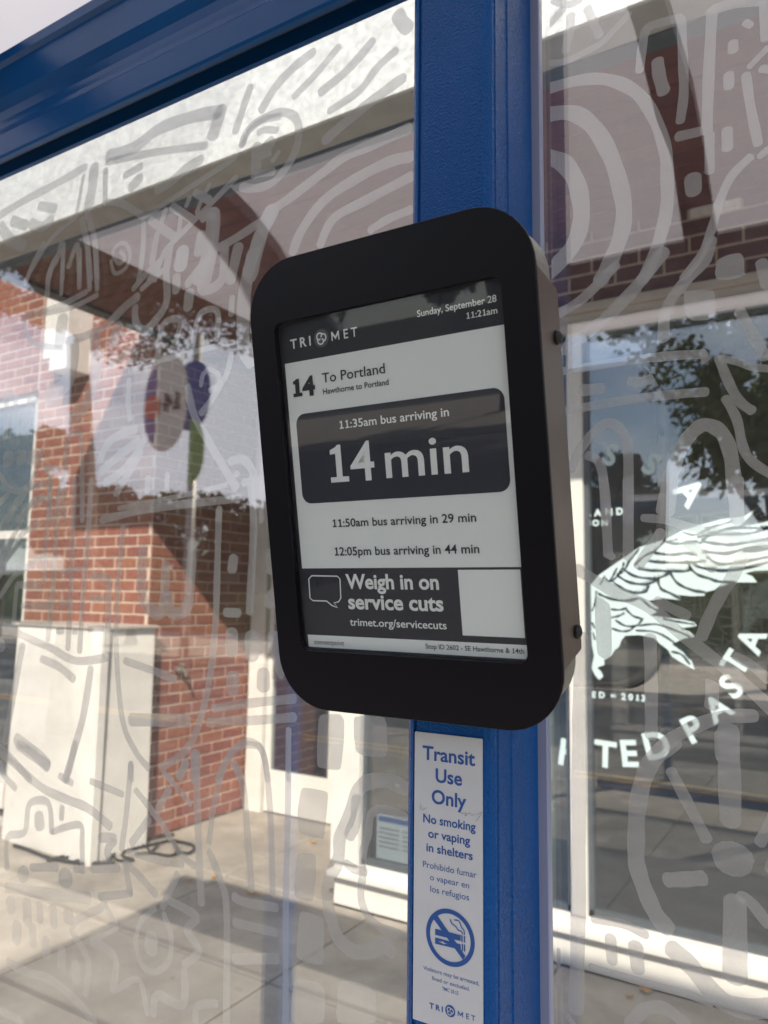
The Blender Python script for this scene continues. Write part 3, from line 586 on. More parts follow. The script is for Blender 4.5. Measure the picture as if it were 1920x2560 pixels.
# frosted artwork: brush strokes traced where they lie on the glass plane
GP = Plane((0, GY + .0092, 0), (1, 0, 0), (0, 0, 1))
ART = {
 (0, 0, 2.37): [(45, 0, 1275, 140, 1190, 330, 1090, 505, 990), (50, 5, 1340, 60, 1420, 135, 1455), (50, 75, 1310, 155, 1335), (60, 185, 1325, 245, 1345, 305, 1300), (45, 235, 1220, 325, 1235), (70, 640, 925, 800, 870, 940, 765, 1130, 695, 1300, 660), (70, 1310, 650, 1290, 710, 1262, 800),
  (40, 635, 960, 900, 905, 1220, 862), (54, 558, 990, 545, 1120, 520, 1235), (22, 495, 1040, 460, 1230, 440, 1290, 300, 1420, 210, 1560, 150, 1659), (30, 625, 1010, 622, 1200), (34, 625, 1200, 720, 1205, 850, 1285), (32, 860, 1280, 1000, 1190, 1200, 1060, 1395, 935), (45, 740, 1040, 835, 985), (55, 775, 1110, 830, 1055),
  (55, 930, 1125, 1010, 1080, 1100, 1000, 1190, 945), (42, 1395, 775, 1440, 640, 1482, 515), (40, 1435, 860, 1480, 770, 1560, 710, 1659, 690), (42, 1020, 1225, 1140, 1300), (42, 1155, 1140, 1240, 1185), (42, 890, 1305, 1040, 1410), (25, 1240, 1090, 1222, 1130), (25, 1125, 1165, 1102, 1220), (25, 1188, 1195, 1165, 1260), (28, 980, 1240, 955, 1320), (26, 1070, 1290, 1055, 1395),
  (34, 1398, 1050, 1240, 1215, 1140, 1315, 1050, 1410, 970, 1500, 915, 1659), (32, 930, 1385, 900, 1555), (28, 520, 1268, 560, 1420, 575, 1659), (28, 485, 1300, 520, 1480, 535, 1659), (30, 285, 1659, 308, 1570, 345, 1510, 362, 1445), (22, 378, 1445, 368, 1659), (28, 405, 1580, 432, 1500, 455, 1450, 465, 1530, 470, 1659),
  (22, 655, 1545, 680, 1620, 745, 1585, 770, 1500, 735, 1440, 680, 1465, 672, 1520, 705, 1560, 740, 1530, 715, 1490), (26, 850, 1320, 845, 1500, 820, 1659), (72, 1080, 1490, 1070, 1575), (52, 1192, 1390, 1172, 1495), (62, 1255, 1260, 1240, 1420, 1200, 1580, 1160, 1659), (50, 1300, 1465, 1420, 1395, 1540, 1315), (62, 1410, 1465, 1365, 1659), (85, 1610, 1250, 1540, 1400, 1500, 1560, 1480, 1640), (30, 940, 1560, 880, 1659)],
 (500, 0, 2.765): [(60, 425, 755, 520, 600, 640, 470, 780, 360), (50, 650, 665, 800, 510, 955, 325), (62, 835, 635, 1020, 480, 1190, 285), (55, 895, 765, 1100, 625, 1220, 470, 1350, 350), (72, 865, 965, 1080, 780, 1300, 610, 1400, 540), (85, 1365, 100, 1400, 160, 1440, 195),
  (45, 285, 1000, 335, 890, 450, 810, 560, 775, 650, 805, 680, 890, 665, 1020, 600, 1150, 500, 1260, 380, 1300, 285, 1292), (45, 405, 915, 450, 895, 530, 900), (75, 430, 1040, 490, 980), (65, 385, 1010, 385, 1200), (50, 390, 1200, 505, 1185), (32, 500, 1110, 540, 1050), (45, 420, 1080, 480, 1060),
  (68, 480, 1460, 600, 1380, 850, 1190, 1000, 1080, 1230, 980, 1440, 885), (85, 480, 1460, 420, 1620, 370, 1750, 330, 1880), (70, 640, 1740, 700, 1590, 860, 1380, 1100, 1220, 1300, 1120, 1455, 1080), (66, 830, 1690, 920, 1510, 1150, 1380, 1455, 1220), (60, 1180, 1590, 1290, 1520, 1455, 1450), (58, 20, 1500, 105, 1480, 95, 1700, 50, 1936)],
 (0, 600, 2.37): [(25, 150, 260, 200, 130, 260, 20), (30, 280, 330, 290, 200, 335, 120), (22, 363, 320, 372, 60), (26, 470, 60, 470, 280), (26, 515, 0, 532, 290), (24, 560, 0, 575, 295), (34, 790, 290, 860, 205, 940, 130), (32, 838, 290, 1000, 150), (26, 850, 0, 832, 190), (42, 1010, 30, 985, 180, 985, 370, 900, 500, 850, 535, 805, 490, 800, 400),
  (34, 150, 455, 350, 390, 510, 308), (30, 250, 440, 420, 400, 575, 328), (50, 815, 335, 740, 395, 620, 510, 500, 570, 395, 598), (26, 145, 460, 160, 560, 220, 620, 370, 640), (74, 425, 600, 430, 720, 390, 850, 290, 930), (62, 562, 550, 565, 780, 510, 970, 405, 1070), (62, 700, 515, 672, 600), (46, 790, 640, 655, 738), (62, 370, 470, 350, 610),
  (40, 930, 690, 965, 500, 1070, 480, 1015, 665), (40, 1140, 635, 1180, 445, 1285, 420, 1282, 590), (32, 1375, 340, 1368, 440), (30, 765, 775, 1000, 700, 1380, 605), (32, 1370, 675, 1340, 800, 1280, 880), (78, 1080, 80, 1068, 150), (46, 1045, 220, 1042, 300), (58, 1122, 315, 1112, 395), (55, 1330, 45, 1310, 240, 1200, 295, 1198, 200), (44, 1110, 260, 1170, 180, 1240, 110),
  (75, 1500, 80, 1450, 300, 1440, 600, 1490, 720), (28, 762, 830, 758, 960, 770, 1060), (28, 38, 935, 30, 1170), (28, 92, 930, 95, 1150), (28, 170, 960, 158, 1140), (28, 212, 960, 208, 1130), (30, 10, 920, 85, 918), (32, 165, 950, 220, 948), (60, 45, 1285, 45, 1310), (55, 125, 1275, 125, 1300), (60, 190, 1275, 190, 1300),
  (30, 0, 1390, 50, 1470, 130, 1482, 200, 1400, 250, 1240), (30, 0, 1550, 45, 1510), (30, 45, 1659, 150, 1500, 190, 1460, 265, 1440), (30, 95, 1659, 200, 1560, 280, 1530), (42, 262, 1355, 335, 1355), (40, 375, 1659, 385, 1300, 405, 1170, 440, 1145, 480, 1190, 485, 1659), (25, 295, 1390, 300, 1659), (46, 590, 1300, 640, 1200, 720, 1150, 800, 1120), (46, 600, 1370, 700, 1280, 820, 1190),
  (38, 620, 1440, 740, 1350, 865, 1165), (40, 685, 1500, 760, 1380, 830, 1250), (32, 875, 1410, 868, 1490), (28, 990, 1390, 985, 1480), (28, 700, 1590, 1000, 1530, 1340, 1450), (45, 600, 1659, 900, 1590, 1415, 1530), (40, 1110, 870, 1150, 1040, 1250, 1220, 1395, 1465), (30, 1190, 860, 1200, 800, 1240, 765, 1290, 800, 1290, 860, 1240, 890), (36, 1190, 1025, 1255, 940, 1310, 850),
  (42, 1365, 1312, 1440, 1300, 1500, 1380, 1510, 1500, 1500, 1659), (34, 1400, 1380, 1402, 1392), (40, 1450, 1430, 1452, 1442), (34, 1560, 1300, 1548, 1659), (34, 1300, 1590, 1292, 1659), (28, 820, 1560, 800, 1600), (26, 945, 1520, 942, 1570), (26, 1235, 1470, 1235, 1510)],
 (0, 1200, 2.212): [(24, 40, 90, 0, 130), (25, 280, 0, 262, 250, 240, 560), (30, 350, 0, 320, 130, 295, 560, 265, 880), (28, 410, 0, 400, 300, 392, 600, 375, 930), (28, 505, 0, 480, 400, 458, 650, 440, 945), (22, 0, 255, 60, 160, 140, 60, 200, 40), (25, 0, 400, 80, 300, 165, 135, 240, 90), (26, 0, 530, 60, 410, 120, 300, 225, 235), (26, 0, 645, 80, 530, 200, 450, 240, 400),
  (28, 75, 790, 92, 600, 110, 580, 220, 590), (32, 120, 695, 280, 695), (26, 110, 792, 250, 798), (34, 510, 530, 590, 545, 600, 620, 592, 940), (36, 505, 655, 570, 655), (30, 330, 500, 380, 502), (30, 415, 495, 455, 490), (30, 330, 680, 370, 680), (27, 680, 260, 655, 560, 642, 900, 660, 1200, 690, 1380, 760, 1520, 820, 1590), (36, 1210, 175, 1200, 500, 1190, 800, 1150, 1150, 1080, 1400, 1000, 1520, 890, 1590),
  (58, 790, 385, 780, 560, 800, 680, 870, 740, 900, 700, 912, 580, 915, 470), (52, 925, 640, 950, 735, 1030, 710, 1052, 560, 1062, 350), (40, 1385, 0, 1402, 230, 1390, 500, 1378, 730), (25, 1442, 0, 1440, 230), (56, 1290, 435, 1283, 490), (50, 1245, 732, 1320, 735), (72, 1280, 850, 1280, 945), (80, 1392, 870, 1392, 970), (76, 1515, 870, 1520, 960), (68, 1286, 1090, 1286, 1165), (74, 1455, 1070, 1455, 1140), (50, 1495, 400, 1500, 500), (70, 1495, 640, 1500, 680),
  (40, 0, 832, 80, 840, 150, 872, 280, 930, 420, 1000, 600, 980), (40, 230, 990, 320, 1030, 405, 1100), (34, 122, 920, 80, 1150, 28, 1440), (38, 500, 1045, 460, 1300, 405, 1500, 360, 1659), (60, 90, 1435, 180, 1500, 262, 1575), (36, 0, 1480, 80, 1560, 165, 1659), (40, 690, 1000, 820, 1045, 965, 1100), (72, 725, 1325, 1035, 1332), (48, 1180, 1262, 1400, 1232, 1625, 1210), (48, 1150, 1342, 1400, 1330, 1625, 1312),
  (26, 1595, 1380, 1592, 1659), (52, 1080, 1515, 1078, 1659), (40, 1200, 1659, 1240, 1570, 1290, 1490, 1375, 1445, 1450, 1500, 1480, 1659), (26, 1292, 1570, 1325, 1659), (46, 0, 905, 10, 925), (30, 722, 1570, 725, 1659), (36, 1030, 1560, 985, 1640), (25, 900, 1620, 955, 1659), (38, 315, 835, 345, 835), (34, 405, 838, 420, 838), (34, 490, 825, 570, 822), (40, 1530, 1000, 1555, 1080)],
 (0, 1860, 2.37): [(45, 0, 45, 100, 130, 250, 260, 400, 330, 520, 380, 650, 485), (60, 110, 5, 190, 60, 280, 130), (36, 445, 0, 410, 150, 392, 200), (42, 355, 190, 425, 230), (32, 0, 110, 20, 180, 90, 260), (40, 540, 222, 725, 298), (32, 775, 120, 750, 400, 720, 620), (35, 805, 275, 950, 460, 1060, 640, 1150, 722), (30, 970, 170, 1050, 260, 1130, 358), (40, 1100, 105, 1062, 200), (40, 1000, 272, 935, 385), (42, 880, 450, 780, 585), (45, 760, 640, 920, 685, 1080, 715),
  (42, 595, 555, 675, 560, 640, 620, 640, 670), (42, 1155, 60, 1170, 400, 1180, 700, 1192, 940), (40, 1238, 580, 1270, 350, 1330, 130, 1400, 30, 1480, 5, 1560, 60, 1600, 400, 1615, 880), (40, 1388, 115, 1440, 250, 1470, 600, 1490, 860), (38, 1240, 640, 1310, 820, 1342, 1000, 1340, 1659), (34, 40, 735, 45, 555, 145, 520, 175, 355, 285, 350, 305, 520), (34, 310, 520, 470, 480, 485, 600, 490, 755), (60, 230, 430, 235, 480), (30, 368, 380, 362, 440), (45, 185, 732, 335, 730), (46, 545, 742, 700, 735), (38, 440, 742, 480, 748),
  (72, 135, 765, 138, 782), (84, 385, 780, 387, 805), (62, 40, 850, 300, 890, 525, 915), (56, 60, 935, 66, 980), (52, 158, 945, 162, 1050), (40, 235, 955, 236, 1040), (46, 312, 975, 320, 1070), (56, 405, 1000, 405, 1040), (56, 100, 1080, 96, 1160), (45, 192, 1090, 196, 1180), (46, 270, 1165, 272, 1250), (52, 365, 1225, 365, 1315), (56, 448, 1310, 446, 1390),
  (34, 740, 705, 770, 880), (46, 775, 885, 590, 905), (28, 595, 905, 690, 1080), (42, 755, 715, 840, 800, 920, 890), (40, 690, 1080, 540, 1160), (38, 540, 1165, 680, 1265, 665, 1460), (34, 600, 970, 425, 1080, 520, 1280, 505, 1480), (36, 1050, 772, 962, 965), (38, 1005, 930, 1165, 1025, 1105, 1100, 1175, 1225, 1090, 1310), (38, 915, 975, 835, 1050, 802, 1180, 840, 1310, 920, 1350, 1000, 1280, 1010, 1130, 970, 1010), (78, 895, 1150, 892, 1215),
  (56, 1385, 905, 1450, 940, 1635, 970), (56, 1390, 1060, 1635, 1118), (62, 1390, 1275, 1635, 1272), (38, 690, 1455, 820, 1400, 870, 1600), (44, 905, 1600, 930, 1492, 1080, 1545, 1090, 1350), (40, 1155, 1640, 1170, 1555, 1280, 1538), (50, 45, 1290, 150, 1350, 300, 1400, 450, 1520, 560, 1659), (45, 0, 1585, 110, 1635, 120, 1659)],
 (500, 1700, 2.572): [(38, 567, 320, 562, 900, 550, 1400, 548, 2212), (85, 1325, 700, 1200, 645, 1060, 665, 1000, 750, 960, 880, 900, 1010, 890, 1150, 840, 1260, 820, 1400, 850, 1560, 890, 1660, 980, 1740, 1080, 1745, 1190, 1705), (80, 1190, 1700, 1230, 1750), (50, 1320, 880, 1180, 830, 1100, 865, 1080, 1000, 1050, 1100, 1045, 1250, 1035, 1400, 1080, 1520, 1160, 1590, 1285, 1635), (75, 1010, 770, 1000, 900, 960, 1000), (60, 940, 1180, 1000, 1220, 1060, 1230)],
 (1300, 0, 2.676): [(42, 165, 425, 300, 410, 430, 350, 540, 290, 620, 210, 730, 90), (55, 185, 175, 285, 65), (58, 340, 105, 330, 220, 305, 335), (55, 450, 55, 490, 150, 530, 235), (50, 225, 0, 320, 30, 400, 0), (60, 800, 470, 820, 300, 850, 190, 950, 150, 1070, 120), (62, 1078, 130, 1090, 400, 1095, 620, 1072, 810), (82, 920, 410, 930, 500, 960, 610), (76, 1250, 880, 1262, 500, 1285, 70), (70, 1300, 60, 1450, 20, 1640, 0), (60, 1630, 10, 1638, 260), (52, 1510, 150, 1542, 170), (70, 1425, 285, 1425, 335), (68, 1395, 500, 1397, 580), (76, 1385, 870, 1388, 990),
  (64, 1512, 500, 1540, 700, 1592, 960), (44, 1655, 320, 1535, 445), (56, 1620, 460, 1700, 465), (68, 1060, 912, 1200, 880), (68, 1268, 900, 1268, 1145), (108, 1155, 1190, 1160, 1280), (72, 165, 600, 400, 535, 600, 535, 780, 620, 900, 790, 970, 1000, 985, 1200, 975, 1430, 900, 1700, 820, 1873), (95, 165, 770, 350, 755, 500, 860, 620, 1080, 690, 1350, 680, 1550, 600, 1760, 540, 1873), (105, 165, 1050, 290, 1090, 380, 1230, 410, 1450, 350, 1650, 180, 1830), (62, 1540, 1050, 1420, 1170, 1345, 1320, 1290, 1500, 1220, 1690, 1090, 1860), (50, 1655, 1000, 1605, 1045)],
 (1300, 600, 2.676): [(82, 1275, 0, 1240, 130, 1110, 270, 1010, 400, 965, 530, 960, 660), (90, 960, 80, 760, 330, 550, 540, 290, 735), (70, 640, 170, 420, 390, 260, 490), (88, 1615, 150, 1655, 300), (58, 280, 878, 700, 810, 1000, 775, 1225, 762), (60, 1230, 765, 1240, 800), (58, 310, 1140, 700, 1072, 1000, 1035, 1240, 1015), (76, 415, 1005, 545, 992), (66, 735, 945, 800, 950, 870, 930), (80, 1470, 480, 1560, 640, 1640, 780), (68, 1330, 790, 1400, 960, 1470, 1080, 1550, 1140), (52, 1350, 790, 1450, 812, 1560, 850, 1700, 862), (66, 1375, 1060, 1450, 1200, 1490, 1380, 1550, 1480, 1700, 1580),
  (66, 340, 1530, 400, 1400, 500, 1280, 590, 1222, 680, 1280, 722, 1420, 722, 1873), (62, 455, 1440, 530, 1490, 565, 1650, 580, 1873), (92, 955, 1810, 1000, 1600, 1080, 1390, 1160, 1280, 1240, 1235, 1340, 1280, 1400, 1400, 1430, 1600, 1455, 1873)],
 (1350, 1200, 2.9105): [(72, 460, 0, 482, 300, 495, 540), (60, 495, 540, 525, 560), (82, 640, 0, 642, 560), (118, 945, 0, 920, 230), (104, 1430, 0, 1436, 290), (60, 750, 275, 900, 290, 1100, 345, 1400, 400, 1659, 462), (84, 880, 385, 800, 500, 715, 625), (74, 1070, 465, 1150, 520, 1255, 645), (98, 1475, 560, 1390, 720, 1300, 860, 1230, 1000, 1175, 1140), (84, 270, 650, 500, 790, 800, 930, 1000, 1100, 1300, 1330, 1480, 1480, 1700, 1680), (76, 850, 880, 950, 930, 1070, 985), (95, 800, 1150, 808, 1500, 808, 1860), (76, 1425, 1285, 1540, 1350, 1659, 1450),
  (95, 830, 2037, 900, 1930, 1050, 1830, 1300, 1730, 1555, 1715)],
 (1350, 1860, 2.9105): [(105, 300, -780, 290, -300, 285, 0, 282, 600, 275, 1400, 262, 1930), (130, 980, -20, 850, 80, 765, 220, 710, 450, 698, 700, 705, 880, 770, 1080, 850, 1250, 930, 1340), (86, 955, 200, 1060, 400, 1210, 690), (160, 1370, -100, 1375, 100, 1385, 560), (300, 1402, 820, 1402, 860), (110, 930, 990, 1050, 985, 1180, 975), (86, 1700, 520, 1600, 720), (100, 1690, 880, 1690, 920), (172, 1418, 1690, 1418, 1150), (90, 1460, 1110, 1540, 1160, 1659, 1310), (66, 390, 1275, 600, 1310, 770, 1390), (80, 512, 1410, 525, 1580), (105, 695, 1470, 712, 1640), (58, 370, 1622, 700, 1720, 1100, 1830, 1240, 1890),
  (140, 960, 1490, 1100, 1620, 1280, 1830, 1450, 1920, 1700, 1920), (92, 650, 2037, 760, 1935, 900, 1920, 1060, 2037), (40, 200, 1975, 240, 2037), (40, 130, 1500, 125, 1740)],
}
SHAPES = {
 (500, 1700, 2.572): [[(765, 220), (900, 218), (928, 260), (925, 400), (905, 580), (830, 575), (752, 560), (752, 400)], [(990, 230), (1200, 235), (1205, 500), (1060, 490), (1000, 460), (988, 350)], [(650, 690), (740, 700), (825, 720), (815, 860), (795, 1025), (720, 1010), (632, 985), (625, 850)],
   [(620, 1105), (745, 1120), (745, 1280), (725, 1425), (680, 1420), (602, 1395)], [(640, 1485), (720, 1500), (800, 1540), (795, 1700), (790, 1840), (700, 1820), (615, 1790)], [(600, 1915), (760, 1940), (805, 2000), (800, 2212), (580, 2212)], [(890, 1925), (1050, 1950), (1130, 2010), (1135, 2212), (870, 2212)]],
 (1300, 600, 2.676): [[(1320, 130), (1400, 95), (1470, 85), (1495, 110), (1500, 200), (1510, 235), (1400, 268), (1320, 270), (1302, 220)], [(1092, 345), (1180, 335), (1303, 335), (1305, 500), (1260, 535), (1150, 540), (1105, 500)]],
 (1350, 1200, 2.9105): [[(400, 840), (450, 860), (515, 910), (525, 1270), (470, 1305), (415, 1270), (398, 1000)], [(1200, 1443), (1270, 1460), (1305, 1490), (1300, 1660), (1270, 1690), (1190, 1650), (1205, 1560)], [(1265, 1830), (1320, 1805), (1400, 1805), (1450, 1850), (1455, 2050), (1275, 2050)]],
}
artL, artR = MB(), MB()
k = 0
def put(vs, fs):
    global k
    xs = [v.x for v in vs]
    if min(xs) > -.27:
        vs = [Vector((max(v.x, -.2455), v.y)) for v in vs]; d = artR
    elif max(xs) < -.27 or sum(xs) / len(xs) < -.3:
        vs = [Vector((min(v.x, -.3425), v.y)) for v in vs]; d = artL
    else:
        vs = [Vector((max(v.x, -.2455), v.y)) for v in vs]; d = artR
    k += 1; w = -.00001 * (k % 60)
    d.add([GP.pt(v.x, v.y, w) for v in vs], fs)
for (ox, oy, sc), strokes in ART.items():
    for st in strokes:
        pts = []
        for i in range(1, len(st), 2):
            px, py = ox + st[i] / sc, oy + st[i + 1] / sc; pts.append(GP.uv(px, py))
        mid = st[1:3]; px, py = ox + mid[0] / sc, oy + mid[1] / sc
        e = (GP.uv(px + .5, py) - GP.uv(px - .5, py)).length; e2 = (GP.uv(px, py + .5) - GP.uv(px, py - .5)).length
        # brush width: strokes running up are narrowed by the slant of the glass
        d = Vector((pts[-1] - pts[0])); al = abs(d.normalized().y) if d.length > 0 else .5
        unit = e * al + e2 * (1 - al)
        put(*ribbon(pts, st[0] / sc * unit * 1.0, 6, True, .05))
for (ox, oy, sc), polys in SHAPES.items():
    for p in polys:
        q = [GP.uv(ox + a / sc, oy + b / sc) for a, b in p]
        q2 = []
        n = len(q)
        for i in range(n):
            q2 += [q[i].lerp(q[i - 1], .22), q[i].lerp(q[i - 1], .06).lerp(q[(i + 1) % n], .04), q[i].lerp(q[(i + 1) % n], .22)]
        put(q2, [tuple(range(len(q2)))])
oL = obj('frosted_artwork', artL.v, artL.f, M['frost'], bs); tess(oL.data)
oR = obj('frosted_artwork', artR.v, artR.f, M['frost'], bs); tess(oR.data)

# ================================================================== ARRIVAL DISPLAY
T = rad(10.6)
DP = Plane(CAM + Vector((-.4057, .501, .1962)), (1, 0, 0), (0, -math.sin(T), math.cos(T)))
dp = thing('arrival_display', DP.pt(.1, -.1, -.04), 'dark rounded electronic bus arrival display tilted forward on the blue post', 'display')
D3 = lambda a, b, d: DP.pt(a, b, d)
outer = rrect(-.0292, -.2968, .2279, .0858, .047, 10); inner = rrect(-.0040, -.2457, .2020, .0346, .008, 10)
n = len(outer)
mb = MB(); rim = rrect(-.0287, -.2963, .2274, .0853, .0465, 10)
vs = [D3(*p, .006) for p in rim] + [D3(*p, .0055) for p in outer] + [D3(*p, .0032) for p in outer] + [D3(*p, .006) for p in inner] + [D3(*p, .0005) for p in rrect(-.0036, -.2453, .2016, .0342, .0078, 10)]
fs = []
for i in range(n):
    j = (i + 1) % n
    fs += [(i, j, 3 * n + j, 3 * n + i), (n + i, n + j, j, i), (2 * n + i, 2 * n + j, n + j, n + i), (3 * n + i, 3 * n + j, 4 * n + j, 4 * n + i)]
o = mb.add(vs, fs).build('front_bezel', M['black'], dp)
MB().prism(rrect(-.0272, -.2948, .2259, .0838, .046, 10), -.0014, -.0040, D3).build('bezel_back', M['silver'], dp)
MB().prism(rrect(-.0255, -.2930, .2242, .0820, .045, 10), -.0042, -.036, D3).build('rear_shell', M['silver'], dp)
fl = [(.0370, .0020), (.0270, -.0385), (.0235, -.0405), (-.2400, -.0415), (-.2440, -.0405), (-.2495, .0020)]
for s, x in ((1, .2262), (-1, -.0290)):
    MB().prism([(a, b) for a, b in fl], x, x + .0014, lambda a, b, d: DP.pt(d, a, b)).build('side_panel', M['brown'], dp)
MB().box((0, 0, 0), (0, 0, 0))
for vv in (-.010, -.2285):
    c = DP.pt(.2278, vv, -.030)
    s = MB().tube([c, c + Vector((.0012, 0, 0)), c + Vector((.0030, 0, 0)), c + Vector((.0040, 0, 0))], [.0052, .0054, .0046, .0024], 14).build('screw', M['screw'], dp, True)
    MB().tube([c + Vector((.0039, 0, 0)), c + Vector((.0042, 0, 0))], .0016, 6).build('hex_socket', M['seal'], s)
MB().box(tuple(DP.pt(.062, -.20, -.038) + Vector((0, 0, 0))), tuple(DP.pt(.062, -.20, -.038) + Vector((.07, .5 - .42, .12)))).build('mount_bracket', M['black'], dp)
scr = MB().prism(rrect(-.0035, -.2452, .2015, .0341, .0077, 6), .0, -.0012, D3).build('screen', M['ink'], dp)
def a_(x, y): return (600 + x / 1.885, 500 + y / 1.885)
def b_(x, y): return (600 + x / 1.885, 1150 + y / 1.885)
def rect(u0, v0, u1, v1, m, w=.0002, nm='screen_panel', r=0):
    return poly_on(DP, rrect(u0, v0, u1, v1, r, 8) if r else [(u0, v0), (u1, v0), (u1, v1), (u0, v1)], m, scr, w, nm, True)
rect(.0, -.1752, .2004, .0005, M['paper'])
q0 = DP.uv(*a_(267, 1060)); q1 = DP.uv(*b_(1275, 100)); q2 = DP.uv(*a_(700, 953)); q3 = DP.uv(*b_(780, 178))
rect(q0.x, q3.y, q1.x, q2.y, M['ink'], .0004, r=.009)
rect(.0, -.2436, .2004, -.2330, M['paper'])
qq = [DP.uv(*b_(*p)) for p in ((1027, 510), (1330, 508), (1357, 845), (1052, 832))]
rect(qq[0].x, qq[3].y + .001, qq[1].x - .0015, qq[0].y - .0012, M['paper'], .0004)
TX = lambda body, pl, pr, pt, m='ink', bold=.012, sp=1, w=.0006: text_on(DP, body, pl, pr, pt, M[m], scr, w, bold, sp)
P_, I_ = 'paper', 'ink'
TX('T R I', a_(241, 700), a_(337, 687), a_(241, 657), P_, .022, .95); TX('M E T', a_(434, 663), a_(556, 643), a_(434, 620), P_, .012, .9)
TX('Sunday, September 28', a_(837, 552), a_(1211, 479), a_(837, 521), P_); TX('11:21am', a_(1070, 559), a_(1215, 536), a_(1070, 529), P_)
TX('14', a_(255, 930), a_(358, 915), a_(255, 846), I_, .04); TX('To Portland', a_(390, 861), a_(686, 817), a_(390, 816), I_, .006); TX('Hawthorne to Portland', a_(394, 915), a_(703, 872), a_(394, 889), I_, .010)
TX('11:35am bus arriving in', a_(472, 1079), a_(987, 1017), a_(472, 1041), P_)
TX('14', b_(432, 105), b_(640, 93), (b_(432, 105)[0], b_(432, 105)[1] - 93), P_, .010); TX('min', b_(692, 84), b_(1082, 54), (b_(692, 84)[0], b_(692, 84)[1] - 93), P_, .008)
TX('11:50am bus arriving in 29 min', b_(440, 318), b_(1115, 288), b_(440, 281), I_); TX('12:05pm bus arriving in 44 min', b_(450, 452), b_(1130, 436), b_(450, 414), I_)
TX('Weigh in on', b_(503, 606), b_(940, 607), b_(503, 541), P_, .028); TX('service cuts', b_(514, 700), b_(962, 710), b_(514, 634), P_, .028)
TX('trimet.org/servicecuts', b_(521, 779), b_(976, 797), b_(521, 745), P_); TX('connectpoint', b_(353, 867), b_(493, 873), b_(353, 845), I_, .0); TX('Stop ID 2602 - SE Hawthorne & 14th', b_(877, 888), b_(1341, 912), b_(877, 866), I_, .008)
def stroke_on(pl, parent, pts, wd, m, w, nm, conv=None, closed=False, smooth=True):
    q = [pl.uv(*(conv(*p) if conv else p)) for p in pts]
    if closed: q.append(q[0])
    vs, fs = ribbon(q, wd, 6, True, 0, smooth); return obj(nm, [pl.pt(a.x, a.y, w) for a in vs], fs, m, parent)
# speech bubble
bub = [(340, 545), (460, 547), (473, 560), (477, 650), (466, 668), (445, 672), (462, 695), (435, 685), (410, 664), (345, 662), (332, 650), (326, 560)]
stroke_on(DP, scr, bub + [(340, 545)], .0011, M['paper'], .0006, 'speech_bubble', b_, smooth=False)
# round emblem: disc with three interlocking swirls
def emblem(pl, parent, c, r, m_disc, m_line, w, lw):
    vs = [pl.pt(c.x + r * math.cos(t * math.tau / 40), c.y + r * math.sin(t * math.tau / 40), w) for t in range(40)]
    obj('emblem_disc', vs, [tuple(range(40))], m_disc, parent)
    mb = MB()
    for q in range(3):
        a0 = math.tau * q / 3 + .5
        cc = Vector((c.x + .26 * r * math.cos(a0), c.y + .26 * r * math.sin(a0)))
        pts = []
        for i in range(15):
            g = a0 - 1.9 + i * 4.4 / 14; rr = r * (.50 - .02 * i)
            pts.append(Vector((cc.x + rr * math.cos(g), cc.y + rr * math.sin(g))))
        vs, fs = ribbon(pts, lw, 3, True); mb.add([pl.pt(a.x, a.y, w + .0002 + q * .00005) for a in vs], fs)
    mb.build('emblem_swirl', m_line, parent)
cA = DP.uv(*a_(385, 652)); emblem(DP, scr, cA, abs(DP.uv(*a_(350, 652)).x - cA.x), M['grey_ink'], M['paper'], .0006, .0012)
cv = MB().prism(rrect(-.0037, -.2454, .2017, .0343, .0078, 6), .0022, .0016, D3).build('cover_glass', M['cover'], dp)

# ================================================================== TRANSIT SIGN ON THE POST
NP = Plane((0, .5985, 0), (1, 0, .0054), (-.0054, 0, 1))
sg = thing('notice_sign', (-.297, .598, 1.3), 'narrow white Transit Use Only no smoking sign stuck on the post below the display', 'sign')
TLp = NP.uv(1037.2, 1829.5); TRp = NP.uv(1205.2, 1846.6); BLp = NP.uv(1038.7, 2549)
x0, x1, z1, z0 = TLp.x, TRp.x, (TLp.y + TRp.y) / 2, BLp.y
mb = MB().prism(rrect(x0, z0, x1, z1, .0008, 3), -.0013, 0, lambda a, b, d: NP.pt(a, b, d)); mb.build('plate', M['sign_white'], sg)
s1 = lambda x, y: (1020 + x / 5.82, 1820 + y / 5.82)
s2 = lambda x, y: (1020 + x / 6.145, 2200 + y / 6.145)
s6 = lambda x, y: (980 + x / 2.836, 1780 + y / 2.836)
TS = lambda body, pl, pr, pt, bold=.012, sp=1: text_on(NP, body, pl, pr, pt, M['sign_blue'], sg, .0002, bold, sp)
TS('Transit', s1(214, 455), s1(978, 545), s1(214, 262), .022); TS('Use', s1(403, 788), s1(788, 832), s1(403, 596), .022); TS('Only', s1(345, 1098), s1(850, 1162), s1(345, 905), .022)
TS('No smoking', s1(222, 1378), s1(985, 1492), s1(222, 1257), .02); TS('or vaping', s1(295, 1600), s1(905, 1690), s1(295, 1480), .02); TS('in shelters', s1(268, 1797), s1(943, 1912), s1(268, 1680), .02)
TS('Prohibido fumar', s6(220, 1101), s6(600, 1174), s6(220, 1057), 0); TS('o vapear en', s6(270, 1195), s6(547, 1246), s6(270, 1153), 0); TS('los refugios', s6(272, 1280), s6(547, 1330), s6(272, 1236), 0)
TS('Violators may be arrested,', s2(235, 1380), s2(1095, 1615), s2(235, 1318), .0); TS('fined or excluded.', s2(368, 1545), s2(950, 1695), s2(368, 1485), 0); TS('TMC 28.15', s2(525, 1702), s2(775, 1758), s2(525, 1645), 0)
